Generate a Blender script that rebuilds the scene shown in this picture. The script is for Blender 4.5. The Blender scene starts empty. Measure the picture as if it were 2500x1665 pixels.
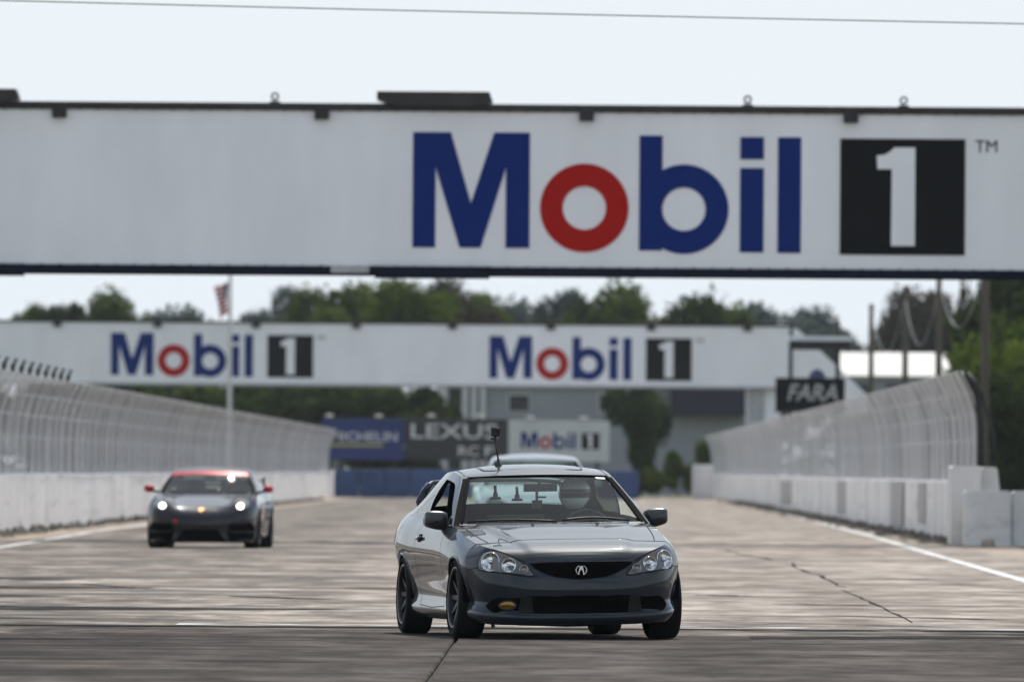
import bpy, bmesh, math, random
import numpy as np
from mathutils import Vector, Matrix, Euler
from mathutils.bvhtree import BVHTree
from mathutils.geometry import delaunay_2d_cdt
random.seed(7)
rng = np.random.default_rng(11)
R_ = math.radians
sc = bpy.context.scene
COL = sc.collection

# ------------------------------------------------------------------ camera
F = 32000.0                      # focal length in photo pixels (2500 px wide)
W0, H0 = 2500, 1665
CAM_Z = 1.272
cam_d = bpy.data.cameras.new('camera')
cam = bpy.data.objects.new('camera', cam_d); COL.objects.link(cam)
cam_d.sensor_width = 36.0
cam_d.lens = 36.0 * F / W0
cam_d.clip_start = 1.0; cam_d.clip_end = 9000
YAW, PITCH, ROLL = math.atan(142.1 / F), math.atan(317.1 / F), 0.0067
CM = Matrix.Rotation(YAW, 3, 'Z') @ Matrix.Rotation(math.pi / 2 + PITCH, 3, 'X') @ Matrix.Rotation(ROLL, 3, 'Z')
cam.matrix_world = Matrix.Translation((0, 0, CAM_Z)) @ CM.to_4x4()
cam_d.dof.use_dof = True
cam_d.dof.focus_distance = 99.6
cam_d.dof.aperture_fstop = 0.4608 / 0.062      # entrance pupil about 62 mm
sc.camera = cam

def P(px, py, d):
    """point of the photograph at distance d (world y)"""
    v = CM @ Vector(((px - W0 / 2) / F, (H0 / 2 - py) / F, -1.0))
    t = d / v.y
    return Vector((v.x * t, d, CAM_Z + v.z * t))
def GX(px, d):
    return P(px, 1150, d).x

# ------------------------------------------------------------------ world and sun
SUN_EL, SUN_AZ = R_(54), R_(9)
wd = bpy.data.worlds.new('World'); sc.world = wd; wd.use_nodes = True
nt = wd.node_tree; N = nt.nodes; L = nt.links
bg = N['Background']; bg.inputs['Strength'].default_value = 0.12
sky = N.new('ShaderNodeTexSky'); sky.sky_type = 'NISHITA'; sky.sun_disc = False
sky.sun_elevation = SUN_EL; sky.sun_rotation = SUN_AZ
sky.air_density = 1.0; sky.dust_density = 0.7; sky.ozone_density = 1.0
tc = N.new('ShaderNodeTexCoord')
mp = N.new('ShaderNodeMapping'); mp.inputs['Scale'].default_value = (1, 1, 2.6)
nz = N.new('ShaderNodeTexNoise'); nz.inputs['Scale'].default_value = 2.3; nz.inputs['Detail'].default_value = 7; nz.inputs['Roughness'].default_value = 0.55
cr = N.new('ShaderNodeValToRGB'); cr.color_ramp.elements[0].position = 0.40; cr.color_ramp.elements[1].position = 0.56
cr.color_ramp.elements[0].color = (.03, .03, .03, 1); cr.color_ramp.elements[1].color = (.92, .92, .92, 1)
mx = N.new('ShaderNodeMix'); mx.data_type = 'RGBA'
L.new(tc.outputs['Generated'], mp.inputs['Vector']); L.new(mp.outputs['Vector'], nz.inputs['Vector'])
L.new(nz.outputs['Fac'], cr.inputs['Fac'])
sx = N.new('ShaderNodeSeparateXYZ'); L.new(tc.outputs['Generated'], sx.inputs[0])
hr = N.new('ShaderNodeMapRange'); hr.inputs[1].default_value = .02; hr.inputs[2].default_value = .24; hr.inputs[3].default_value = .97; hr.inputs[4].default_value = 0.
L.new(sx.outputs['Z'], hr.inputs[0])
# the haze is whiter towards the sun than away from it
ha = N.new('ShaderNodeMapRange'); ha.interpolation_type = 'SMOOTHSTEP'; ha.inputs[1].default_value = -.9; ha.inputs[2].default_value = .7; ha.inputs[3].default_value = .30; ha.inputs[4].default_value = 1.
L.new(sx.outputs['Y'], ha.inputs[0])
hm_ = N.new('ShaderNodeMath'); hm_.operation = 'MULTIPLY'; L.new(hr.outputs[0], hm_.inputs[0]); L.new(ha.outputs[0], hm_.inputs[1])
mxm = N.new('ShaderNodeMath'); mxm.operation = 'MAXIMUM'; L.new(hm_.outputs[0], mxm.inputs[0]); L.new(cr.outputs['Color'], mxm.inputs[1])
L.new(mxm.outputs[0], mx.inputs[0])
L.new(sky.outputs['Color'], mx.inputs[6]); mx.inputs[7].default_value = (6.95, 7.5, 8.1, 1)
L.new(mx.outputs[2], bg.inputs['Color'])
sun_d = bpy.data.lights.new('sun', 'SUN'); sun_d.energy = 3.9; sun_d.angle = R_(0.55); sun_d.color = (1, .955, .89)
sun = bpy.data.objects.new('sun', sun_d); COL.objects.link(sun)
SV = Vector((math.sin(SUN_AZ) * math.cos(SUN_EL), math.cos(SUN_AZ) * math.cos(SUN_EL), math.sin(SUN_EL)))
sun.rotation_euler = SV.to_track_quat('Z', 'Y').to_euler()
sun.location = (0, 0, 60)
sc.view_settings.view_transform = 'Standard'; sc.view_settings.look = 'None'
sc.view_settings.gamma = 1.0; sc.view_settings.exposure = 0.0
sc.render.engine = 'CYCLES'
sc.cycles.use_denoising = True
sc.cycles.max_bounces = 8; sc.cycles.transparent_max_bounces = 16
sc.cycles.volume_bounces = 0
sc.cycles.caustics_reflective = False; sc.cycles.caustics_refractive = False

# ------------------------------------------------------------------ materials
MATS = {}
def mat(name, col, rough=.6, metal=0., coat=0., spec=None, var=0., scale=1., var_col=None, emis=None, bump=0., bscale=40., aniso=None, detail=5):
    if name in MATS: return MATS[name]
    m = bpy.data.materials.new(name); m.use_nodes = True
    n = m.node_tree.nodes; l = m.node_tree.links; b = n['Principled BSDF']
    b.inputs['Base Color'].default_value = (*col, 1); b.inputs['Roughness'].default_value = rough
    b.inputs['Metallic'].default_value = metal
    if coat: b.inputs['Coat Weight'].default_value = coat; b.inputs['Coat Roughness'].default_value = .03
    if spec is not None: b.inputs['Specular IOR Level'].default_value = spec
    if emis: b.inputs['Emission Color'].default_value = (*emis[0], 1); b.inputs['Emission Strength'].default_value = emis[1]
    g = None
    if var or bump:
        g = n.new('ShaderNodeNewGeometry')
        src = g.outputs['Position']
        if aniso:
            mpn = n.new('ShaderNodeMapping'); mpn.inputs['Scale'].default_value = aniso
            l.new(src, mpn.inputs['Vector']); src = mpn.outputs['Vector']
    if var:
        t = n.new('ShaderNodeTexNoise'); t.inputs['Scale'].default_value = scale; t.inputs['Detail'].default_value = detail; t.inputs['Roughness'].default_value = .62
        l.new(src, t.inputs['Vector'])
        r = n.new('ShaderNodeValToRGB'); r.color_ramp.elements[0].position = .34; r.color_ramp.elements[1].position = .68
        c0 = var_col if var_col else tuple(c * (1 - var) for c in col)
        r.color_ramp.elements[0].color = (*c0, 1); r.color_ramp.elements[1].color = (*(min(1, c * (1 + var * .35)) for c in col), 1)
        l.new(t.outputs['Fac'], r.inputs['Fac']); l.new(r.outputs['Color'], b.inputs['Base Color'])
    if bump:
        t2 = n.new('ShaderNodeTexNoise'); t2.inputs['Scale'].default_value = bscale; t2.inputs['Detail'].default_value = 4
        l.new(g.outputs['Position'], t2.inputs['Vector'])
        bp = n.new('ShaderNodeBump'); bp.inputs['Strength'].default_value = bump; bp.inputs['Distance'].default_value = .01
        l.new(t2.outputs['Fac'], bp.inputs['Height']); l.new(bp.outputs['Normal'], b.inputs['Normal'])
    MATS[name] = m; return m

def glass_mat(name, tint=(.8, .88, .85), rough=.0, ior=1.5):
    if name in MATS: return MATS[name]
    m = bpy.data.materials.new(name); m.use_nodes = True
    n = m.node_tree.nodes; l = m.node_tree.links; n.clear()
    o = n.new('ShaderNodeOutputMaterial'); t = n.new('ShaderNodeBsdfTransparent'); t.inputs[0].default_value = (*tint, 1)
    gl = n.new('ShaderNodeBsdfGlossy'); gl.inputs['Roughness'].default_value = rough; gl.inputs['Color'].default_value = (1, 1, 1, 1)
    fr = n.new('ShaderNodeFresnel')
    # thin pane: same reflectance from both sides
    gb = n.new('ShaderNodeNewGeometry'); mr = n.new('ShaderNodeMapRange'); mr.inputs[3].default_value = ior; mr.inputs[4].default_value = 1 / ior
    l.new(gb.outputs['Backfacing'], mr.inputs[0]); l.new(mr.outputs[0], fr.inputs['IOR'])
    ms = n.new('ShaderNodeMixShader')
    l.new(fr.outputs[0], ms.inputs[0]); l.new(t.outputs[0], ms.inputs[1]); l.new(gl.outputs[0], ms.inputs[2]); l.new(ms.outputs[0], o.inputs[0])
    MATS[name] = m; return m

def mesh_mat(name, col, fac):
    """chain-link wire too fine to see: even cover with vertical unevenness"""
    m = bpy.data.materials.new(name); m.use_nodes = True
    n = m.node_tree.nodes; l = m.node_tree.links; n.clear()
    o = n.new('ShaderNodeOutputMaterial'); t = n.new('ShaderNodeBsdfTransparent')
    d = n.new('ShaderNodeBsdfPrincipled'); d.inputs['Base Color'].default_value = (*col, 1); d.inputs['Roughness'].default_value = .5; d.inputs['Metallic'].default_value = .15
    g = n.new('ShaderNodeNewGeometry'); mpn = n.new('ShaderNodeMapping'); mpn.inputs['Scale'].default_value = (.2, .8, .10)
    tx = n.new('ShaderNodeTexNoise'); tx.inputs['Scale'].default_value = 1.0; tx.inputs['Detail'].default_value = 3
    mr = n.new('ShaderNodeMapRange'); mr.inputs[1].default_value = .3; mr.inputs[2].default_value = .7; mr.inputs[3].default_value = fac - .24; mr.inputs[4].default_value = min(1, fac + .22)
    ms = n.new('ShaderNodeMixShader')
    l.new(g.outputs['Position'], mpn.inputs[0]); l.new(mpn.outputs[0], tx.inputs['Vector']); l.new(tx.outputs['Fac'], mr.inputs[0])
    l.new(mr.outputs[0], ms.inputs[0]); l.new(t.outputs[0], ms.inputs[1]); l.new(d.outputs[0], ms.inputs[2]); l.new(ms.outputs[0], o.inputs[0])
    return m

def leaf_mat(name, c1, c2):
    m = bpy.data.materials.new(name); m.use_nodes = True
    n = m.node_tree.nodes; l = m.node_tree.links; n.clear()
    o = n.new('ShaderNodeOutputMaterial'); d = n.new('ShaderNodeBsdfDiffuse'); t = n.new('ShaderNodeBsdfTranslucent')
    g = n.new('ShaderNodeNewGeometry'); tx = n.new('ShaderNodeTexNoise'); tx.inputs['Scale'].default_value = .55; tx.inputs['Detail'].default_value = 4
    r = n.new('ShaderNodeValToRGB'); r.color_ramp.elements[0].position = .35; r.color_ramp.elements[1].position = .65
    r.color_ramp.elements[0].color = (*c1, 1); r.color_ramp.elements[1].color = (*c2, 1)
    ms = n.new('ShaderNodeMixShader'); ms.inputs[0].default_value = .42
    l.new(g.outputs['Position'], tx.inputs['Vector']); l.new(tx.outputs['Fac'], r.inputs[0])
    l.new(r.outputs[0], d.inputs[0]); l.new(r.outputs[0], t.inputs[0])
    l.new(d.outputs[0], ms.inputs[1]); l.new(t.outputs[0], ms.inputs[2]); l.new(ms.outputs[0], o.inputs[0])
    return m

# ------------------------------------------------------------------ helpers
def tag(o, label=None, cat=None, group=None, kind=None):
    if label: o['label'] = label
    if cat: o['category'] = cat
    if group: o['group'] = group
    if kind: o['kind'] = kind
    return o
def link(o, parent=None):
    COL.objects.link(o)
    if parent: o.parent = parent
    return o
def empty(name, loc=(0, 0, 0), rz=0., label=None, cat=None, group=None):
    o = bpy.data.objects.new(name, None); o.empty_display_size = .2
    o.location = loc; o.rotation_euler = (0, 0, rz); link(o); return tag(o, label, cat, group)
def mesh(name, verts, faces, m=None, smooth=False):
    me = bpy.data.meshes.new(name); me.from_pydata([tuple(v) for v in verts], [], faces); 
    if m: me.materials.append(m)
    if smooth: me.shade_smooth()
    me.update(); return me
def mk(name, verts, faces, m, parent=None, smooth=False, loc=None, rz=None):
    o = bpy.data.objects.new(name, mesh(name, verts, faces, m, smooth)); link(o, parent)
    if loc is not None: o.location = loc
    if rz is not None: o.rotation_euler = (0, 0, rz)
    return o
class MB:
    def __init__(s): s.v = []; s.f = []
    def add(s, vs, fs):
        k = len(s.v); s.v += [Vector(v) for v in vs]; s.f += [tuple(i + k for i in f) for f in fs]; return s
    def box(s, x0, x1, y0, y1, z0, z1):
        return s.add([(x0, y0, z0), (x1, y0, z0), (x1, y1, z0), (x0, y1, z0), (x0, y0, z1), (x1, y0, z1), (x1, y1, z1), (x0, y1, z1)],
                     [(0, 3, 2, 1), (4, 5, 6, 7), (0, 1, 5, 4), (1, 2, 6, 5), (2, 3, 7, 6), (3, 0, 4, 7)])
    def tube(s, pts, r, n=8, cap=True):
        pts = [Vector(p) for p in pts]; rs = r if isinstance(r, (list, tuple)) else [r] * len(pts)
        vs = []; fs = []
        for i, p in enumerate(pts):
            t = (pts[min(i + 1, len(pts) - 1)] - pts[max(i - 1, 0)]).normalized()
            a = t.cross(Vector((0, 0, 1)) if abs(t.z) < .9 else Vector((1, 0, 0))).normalized(); b = t.cross(a)
            for k in range(n):
                th = 2 * math.pi * k / n; vs.append(p + (a * math.cos(th) + b * math.sin(th)) * rs[i])
        for i in range(len(pts) - 1):
            for k in range(n):
                fs.append((i * n + k, i * n + (k + 1) % n, (i + 1) * n + (k + 1) % n, (i + 1) * n + k))
        if cap: fs.append(tuple(range(n))); fs.append(tuple(range((len(pts) - 1) * n, len(pts) * n))[::-1])
        return s.add(vs, fs)
    def prism(s, poly, y0, y1):
        """poly of (x,z), extruded along y"""
        n = len(poly); vs = [(x, y0, z) for x, z in poly] + [(x, y1, z) for x, z in poly]
        fs = [tuple(range(n)), tuple(range(n, 2 * n))[::-1]] + [(i, i + n, (i + 1) % n + n, (i + 1) % n) for i in range(n)]
        return s.add(vs, fs)
    def ring(s, cx, cz, ro, ri, y0, y1, n=48, a0=0., a1=2 * math.pi):
        full = abs(a1 - a0 - 2 * math.pi) < 1e-6; k = n if full else n + 1
        vs = []
        for i in range(k):
            a = a0 + (a1 - a0) * i / n; c, q = math.cos(a), math.sin(a)
            vs += [(cx + ro * c, y0, cz + ro * q), (cx + ri * c, y0, cz + ri * q), (cx + ro * c, y1, cz + ro * q), (cx + ri * c, y1, cz + ri * q)]
        fs = []
        for i in range(n):
            a, b = 4 * i, 4 * ((i + 1) % k)
            fs += [(a, b, b + 1, a + 1), (a + 2, a + 3, b + 3, b + 2), (a, a + 2, b + 2, b), (a + 1, b + 1, b + 3, a + 3)]
        return s.add(vs, fs)
    def lathe(s, prof, n=40, axis='x', c=(0, 0, 0)):
        """prof: (axial, radius)"""
        vs = []; c = Vector(c)
        for i in range(n):
            a = 2 * math.pi * i / n; q, w = math.cos(a), math.sin(a)
            for ax, r in prof:
                vs.append(c + (Vector((ax, r * q, r * w)) if axis == 'x' else Vector((r * q, r * w, ax)) if axis == 'z' else Vector((r * q, ax, r * w))))
        k = len(prof); fs = []
        for i in range(n):
            for j in range(k - 1):
                fs.append((i * k + j, i * k + j + 1, ((i + 1) % n) * k + j + 1, ((i + 1) % n) * k + j))
        return s.add(vs, fs)
    def build(s, name, m, parent=None, smooth=False, bevel=0., loc=None, rz=None, fix=True):
        me = bpy.data.meshes.new(name)
        bm = bmesh.new(); vs = [bm.verts.new(v) for v in s.v]
        for f in s.f:
            try: bm.faces.new([vs[i] for i in f])
            except ValueError: pass
        if fix: bmesh.ops.recalc_face_normals(bm, faces=bm.faces)
        if bevel: bmesh.ops.bevel(bm, geom=list(bm.edges), offset=bevel, segments=1, affect='EDGES', profile=.5)
        bm.to_mesh(me); bm.free()
        if m: me.materials.append(m)
        if smooth: me.shade_smooth()
        o = bpy.data.objects.new(name, me); link(o, parent)
        if loc is not None: o.location = loc
        if rz is not None: o.rotation_euler = (0, 0, rz)
        return o
def smooth_angle(o, deg=35):
    me = o.data; me.shade_smooth()
    me.set_sharp_from_angle(angle=R_(deg)); return o
def copy_tree(o, parent=None):
    c = o.copy(); link(c)
    if parent: c.parent = parent; c.matrix_parent_inverse = o.matrix_parent_inverse.copy()
    for ch in o.children: copy_tree(ch, c)
    return c
def catmull(pts, n):
    p = np.array(pts, float); p = np.vstack([2 * p[0] - p[1], p, 2 * p[-1] - p[-2]])
    out = []; k = len(pts) - 1
    for i in range(n):
        t = i / (n - 1) * k; j = min(int(t), k - 1); u = t - j
        a, b, c, d = p[j], p[j + 1], p[j + 2], p[j + 3]
        out.append(.5 * ((2 * b) + (-a + c) * u + (2 * a - 5 * b + 4 * c - d) * u ** 2 + (-a + 3 * b - 3 * c + d) * u ** 3))
    return np.array(out)
def text_poly(s, w, h, shear=0., bold=.0):
    """flat text mesh data in a w x h box, (x, z) plane"""
    cu = bpy.data.curves.new('t', 'FONT'); cu.body = s; cu.resolution_u = 3; cu.shear = shear; cu.offset = bold
    o = bpy.data.objects.new('t', cu); COL.objects.link(o)
    dg = bpy.context.evaluated_depsgraph_get(); me = bpy.data.meshes.new_from_object(o.evaluated_get(dg))
    v = np.array([q.co[:] for q in me.vertices]); f = [tuple(q.vertices) for q in me.polygons]
    bpy.data.objects.remove(o); bpy.data.curves.remove(cu); bpy.data.meshes.remove(me)
    mn, mxx = v.min(0), v.max(0)
    vs = [((q[0] - mn[0]) / (mxx[0] - mn[0]) * w, 0, (q[1] - mn[1]) / (mxx[1] - mn[1]) * h) for q in v]
    return vs, f

# ------------------------------------------------------------------ common materials
M_white = mat('painted white concrete', (.74, .73, .72), .7, var=.22, scale=.8, aniso=(1, 1.2, .35), bump=.15, bscale=12)
M_wall = mat('white painted wall', (.90, .87, .84), .8, var=.20, scale=.9, aniso=(1, .8, .22), bump=.2, bscale=10)
def scuffs(m):
    n = m.node_tree.nodes; l = m.node_tree.links; b = n['Principled BSDF']
    src = b.inputs['Base Color'].links[0].from_socket
    g = n.new('ShaderNodeNewGeometry'); mp_ = n.new('ShaderNodeMapping'); mp_.inputs['Scale'].default_value = (1, .16, 2.6)
    t = n.new('ShaderNodeTexNoise'); t.inputs['Scale'].default_value = 1.; t.inputs['Detail'].default_value = 6; t.inputs['Roughness'].default_value = .65
    r = n.new('ShaderNodeValToRGB'); r.color_ramp.elements[0].position = .56; r.color_ramp.elements[1].position = .74; r.color_ramp.elements[1].color = (.55, .55, .55, 1)
    q = n.new('ShaderNodeMix'); q.data_type = 'RGBA'; q.inputs[7].default_value = (.16, .15, .14, 1)
    l.new(g.outputs['Position'], mp_.inputs[0]); l.new(mp_.outputs[0], t.inputs['Vector']); l.new(t.outputs['Fac'], r.inputs[0]); l.new(r.outputs[0], q.inputs[0])
    l.new(src, q.inputs[6]); l.new(q.outputs[2], b.inputs['Base Color'])
scuffs(M_wall); scuffs(M_white)
M_banner = mat('white vinyl banner', (.90, .90, .935), .5, var=.08, scale=.5, aniso=(1.4, 1, .45), bump=.25, bscale=.9)
M_blue = mat('banner blue ink', (.007, .027, .170), .6, spec=.05)
M_red = mat('banner red ink', (.42, .010, .008), .6, spec=.08)
M_black = mat('banner black ink', (.004, .005, .006), .6, spec=.15)
M_navy = mat('navy painted steel', (.006, .010, .026), .6, spec=.1, var=.3, scale=1.5)
M_steel = mat('dark weathered steel', (.03, .03, .032), .6, metal=.2, var=.4, scale=2)
M_grey = mat('grey sheet metal', (.42, .43, .44), .5, metal=.3, var=.2, scale=3)
M_wood = mat('creosoted pole wood', (.085, .068, .05), .85, var=.4, scale=3, aniso=(4, 4, .4))
M_conc = None
def concrete(name, cA, cB, dark, d_amt, sc1=.35):
    m = bpy.data.materials.new(name); m.use_nodes = True
    n = m.node_tree.nodes; l = m.node_tree.links; b = n['Principled BSDF']
    b.inputs['Roughness'].default_value = .92; b.inputs['Specular IOR Level'].default_value = .03
    g = n.new('ShaderNodeNewGeometry')
    def noise(scale, detail, sx=1., sy=1., rough=.6):
        mpn = n.new('ShaderNodeMapping'); mpn.inputs['Scale'].default_value = (sx, sy, 1); l.new(g.outputs['Position'], mpn.inputs[0])
        t = n.new('ShaderNodeTexNoise'); t.inputs['Scale'].default_value = scale; t.inputs['Detail'].default_value = detail; t.inputs['Roughness'].default_value = rough
        l.new(mpn.outputs[0], t.inputs['Vector']); return t.outputs['Fac']
    def ramp(src, p0, p1, c0=(0, 0, 0), c1=(1, 1, 1)):
        r = n.new('ShaderNodeValToRGB'); r.color_ramp.elements[0].position = p0; r.color_ramp.elements[1].position = p1
        r.color_ramp.elements[0].color = (*c0, 1); r.color_ramp.elements[1].color = (*c1, 1); l.new(src, r.inputs[0]); return r.outputs[0]
    def mixc(f, a, bb, mode='MIX'):
        q = n.new('ShaderNodeMix'); q.data_type = 'RGBA'; q.blend_type = mode
        l.new(f, q.inputs[0]) if not isinstance(f, float) else setattr(q.inputs[0], 'default_value', f)
        l.new(a, q.inputs[6]); 
        if isinstance(bb, tuple): q.inputs[7].default_value = (*bb, 1)
        else: l.new(bb, q.inputs[7])
        return q.outputs[2]
    base = ramp(noise(sc1, 7, 1, 1, .68), .38, .62, cA, cB)
    fine = ramp(noise(7, 4), .3, .75, (.82, .82, .82), (1.06, 1.06, 1.06))
    base = mixc(1.0, base, fine, 'MULTIPLY')
    mid = ramp(noise(1.7, 5, 1., .30, .62), .38, .62, (.58, .565, .55), (1.15, 1.15, 1.15))
    base = mixc(1.0, base, mid, 'MULTIPLY')
    mid2 = ramp(noise(.8, 5, .7, .14, .62), .40, .62, (.68, .67, .66), (1.10, 1.10, 1.10))
    base = mixc(1.0, base, mid2, 'MULTIPLY')
    # rubber laid down along the racing line, with irregular lay-over patches
    rub = ramp(noise(1.0, 6, .75, .16, .7), .47, .66)
    pat = ramp(noise(.22, 8, .55, 1.6, .76), .47, .60)
    rub2 = n.new('ShaderNodeMix'); rub2.data_type = 'RGBA'; rub2.blend_type = 'LIGHTEN'; rub2.inputs[0].default_value = 1.0
    l.new(rub, rub2.inputs[6]); l.new(pat, rub2.inputs[7])
    am = n.new('ShaderNodeMath'); am.operation = 'MULTIPLY'; am.inputs[1].default_value = d_amt
    # more rubber on the driver's-left half of the straight
    sxx = n.new('ShaderNodeSeparateXYZ'); l.new(g.outputs['Position'], sxx.inputs[0])
    mrx = n.new('ShaderNodeMapRange'); mrx.interpolation_type = 'SMOOTHSTEP'; mrx.inputs[1].default_value = -7.5; mrx.inputs[2].default_value = 1.0; mrx.inputs[3].default_value = 2.1; mrx.inputs[4].default_value = .40
    l.new(sxx.outputs['X'], mrx.inputs[0])
    ml = n.new('ShaderNodeMath'); ml.operation = 'MULTIPLY'; ml.use_clamp = True; l.new(rub2.outputs[2], ml.inputs[0]); l.new(mrx.outputs[0], ml.inputs[1])
    l.new(ml.outputs[0], am.inputs[0])
    col = mixc(am.outputs[0], base, dark)
    # cracks and oil spots
    vo = n.new('ShaderNodeTexVoronoi'); vo.feature = 'DISTANCE_TO_EDGE'; vo.inputs['Scale'].default_value = .33
    wv = n.new('ShaderNodeTexNoise'); wv.inputs['Scale'].default_value = 1.1; wv.inputs['Detail'].default_value = 6; l.new(g.outputs['Position'], wv.inputs['Vector'])
    vm = n.new('ShaderNodeVectorMath'); vm.operation = 'MULTIPLY_ADD'; vm.inputs[1].default_value = (1.6, 1.6, 1.6)
    l.new(wv.outputs['Color'], vm.inputs[0]); l.new(g.outputs['Position'], vm.inputs[2]); l.new(vm.outputs[0], vo.inputs['Vector'])
    ck = ramp(vo.outputs['Distance'], .004, .02, (1, 1, 1), (0, 0, 0))
    gate = ramp(noise(.3, 2), .5, .58)
    q = n.new('ShaderNodeMath'); q.operation = 'MULTIPLY'; l.new(ck, q.inputs[0]); l.new(gate, q.inputs[1])
    q2 = n.new('ShaderNodeMath'); q2.operation = 'MULTIPLY'; q2.inputs[1].default_value = .6; l.new(q.outputs[0], q2.inputs[0])
    col = mixc(q2.outputs[0], col, (.045, .042, .04))
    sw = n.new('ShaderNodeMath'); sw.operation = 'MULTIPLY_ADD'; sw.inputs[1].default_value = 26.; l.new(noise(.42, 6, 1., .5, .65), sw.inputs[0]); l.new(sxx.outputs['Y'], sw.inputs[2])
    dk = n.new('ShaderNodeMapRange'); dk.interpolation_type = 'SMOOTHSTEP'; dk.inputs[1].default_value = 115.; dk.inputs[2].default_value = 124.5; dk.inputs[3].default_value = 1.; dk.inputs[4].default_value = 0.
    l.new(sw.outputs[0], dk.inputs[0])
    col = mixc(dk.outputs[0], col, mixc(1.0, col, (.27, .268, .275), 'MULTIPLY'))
    l.new(col, b.inputs['Base Color'])
    bp = n.new('ShaderNodeBump'); bp.inputs['Strength'].default_value = .35; bp.inputs['Distance'].default_value = .012
    l.new(noise(5, 6), bp.inputs['Height']); l.new(bp.outputs[0], b.inputs['Normal'])
    return m
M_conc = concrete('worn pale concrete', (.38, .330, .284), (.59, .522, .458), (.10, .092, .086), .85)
M_joint = mat('joint filler', (.018, .017, .016), .9)
M_verge = mat('sandy verge', (.42, .35, .285), .95, spec=.03, var=.35, scale=.6, bump=.3, bscale=3)
M_soil = mat('dry grass and soil', (.13, .125, .065), .95, var=.5, scale=.08, var_col=(.055, .075, .025))

# ------------------------------------------------------------------ ground and track
XL, XR = -11.05, 7.3                                   # inner faces of the two walls
mk('ground', [(-2500, -300, -.06), (2500, -300, -.06), (2500, 4500, -.06), (-2500, 4500, -.06)], [(0, 1, 2, 3)], M_soil).__setitem__('kind', 'structure')
Y0, Y1, YS = 60.0, 240.0, 106.0
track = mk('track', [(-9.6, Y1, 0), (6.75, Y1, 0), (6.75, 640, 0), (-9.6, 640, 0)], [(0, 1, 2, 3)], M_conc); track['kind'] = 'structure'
bed = mk('joint_bed', [(-13, -40, -.03), (9, -40, -.03), (9, Y1, -.03), (-13, Y1, -.03)], [(0, 1, 2, 3)], M_joint, track)
lanes = [-9.6, -.85, 6.75]
rows = [-40, 60, 83.2, YS] + [YS + 22.8 * k for k in range(1, 6)] + [Y1]
rows = [r for r in rows if r <= Y1]; rows = sorted(set(round(r, 3) for r in rows))
slab_cache = {}
for i in range(len(lanes) - 1):
    for j in range(len(rows) - 1):
        w, h = lanes[i + 1] - lanes[i] - .028, rows[j + 1] - rows[j] - .02
        dk = rows[j] < YS - .1
        key = (round(w, 2), round(h, 1), dk)
        if key not in slab_cache:
            b = .012; mb = MB()
            mb.add([(-w / 2, -h / 2, -.03), (w / 2, -h / 2, -.03), (w / 2, h / 2, -.03), (-w / 2, h / 2, -.03),
                    (-w / 2, -h / 2, -b), (w / 2, -h / 2, -b), (w / 2, h / 2, -b), (-w / 2, h / 2, -b),
                    (-w / 2 + b, -h / 2 + b, 0), (w / 2 - b, -h / 2 + b, 0), (w / 2 - b, h / 2 - b, 0), (-w / 2 + b, h / 2 - b, 0)],
                   [(0, 1, 5, 4), (1, 2, 6, 5), (2, 3, 7, 6), (3, 0, 4, 7), (4, 5, 9, 8), (5, 6, 10, 9), (6, 7, 11, 10), (7, 4, 8, 11), (8, 9, 10, 11)])
            o = mb.build('slab', M_conc, track); slab_cache[key] = o.data
        else:
            o = bpy.data.objects.new('slab', slab_cache[key]); link(o, track)
        jx = random.uniform(-.004, .004)
        o.location = ((lanes[i] + lanes[i + 1]) / 2 + jx, (rows[j] + rows[j + 1]) / 2, 0)
for nm, a, b in (('verge', 6.78, XR + .5), ('verge', XL - .5, -9.63)):
    o = mk(nm, [(a, -40, -.01), (b, -40, -.01), (b, 660, -.01), (a, 660, -.01)], [(0, 1, 2, 3)], M_verge); o['kind'] = 'structure'
def worn_paint(name, col, lo, hi, under, sx=1., sy=1.):
    m = mat(name, col, .9, spec=.03); n = m.node_tree.nodes; l = m.node_tree.links; b = n['Principled BSDF']
    g = n.new('ShaderNodeNewGeometry'); mpn = n.new('ShaderNodeMapping'); mpn.inputs['Scale'].default_value = (sx, sy, 1)
    t = n.new('ShaderNodeTexNoise'); t.inputs['Scale'].default_value = 1.; t.inputs['Detail'].default_value = 6
    l.new(g.outputs['Position'], mpn.inputs[0]); l.new(mpn.outputs[0], t.inputs['Vector'])
    r = n.new('ShaderNodeValToRGB'); r.color_ramp.elements[0].position = lo; r.color_ramp.elements[1].position = hi
    l.new(t.outputs['Fac'], r.inputs[0]); l.new(r.outputs[0], b.inputs['Alpha']); return m
M_line = worn_paint('worn white line', (.75, .74, .73), .30, .46, None, 1.2, .5)
M_fin = worn_paint('faded white line', (.60, .59, .58), .46, .66, None, 1.4, .8)
M_seam = worn_paint('tar seam', (.02, .019, .018), .36, .46, None, 1.3, .8)
M_rubber = worn_paint('rubber streak', (.035, .032, .031), .24, .52, None, .45, .35)
def strip(name, pts, wd_, m, z=.006):
    vs = []; fs = []
    for x, y in pts: vs += [(x - wd_ / 2, y, z), (x + wd_ / 2, y, z)]
    fs = [(2 * i, 2 * i + 1, 2 * i + 3, 2 * i + 2) for i in range(len(pts) - 1)]
    return mk(name, vs, fs, m, track)
strip('painted_line', [(5.25, 125), (5.45, 157), (5.75, 210), (6.1, 262), (6.4, 330), (6.65, 430)], .16, M_line)
strip('painted_line', [(-8.9, 190), (-9.1, 213), (-9.5, 262), (-9.55, 330)], .15, M_line)
def cross(name, x0, x1, y0, y1, m, z): return mk(name, [(x0, y0, z), (x1, y0, z), (x1, y1, z), (x0, y1, z)], [(0, 1, 2, 3)], m, track)
cross('painted_line', -3.2, 6.7, 106.6, 107.8, M_fin, .006)
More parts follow.
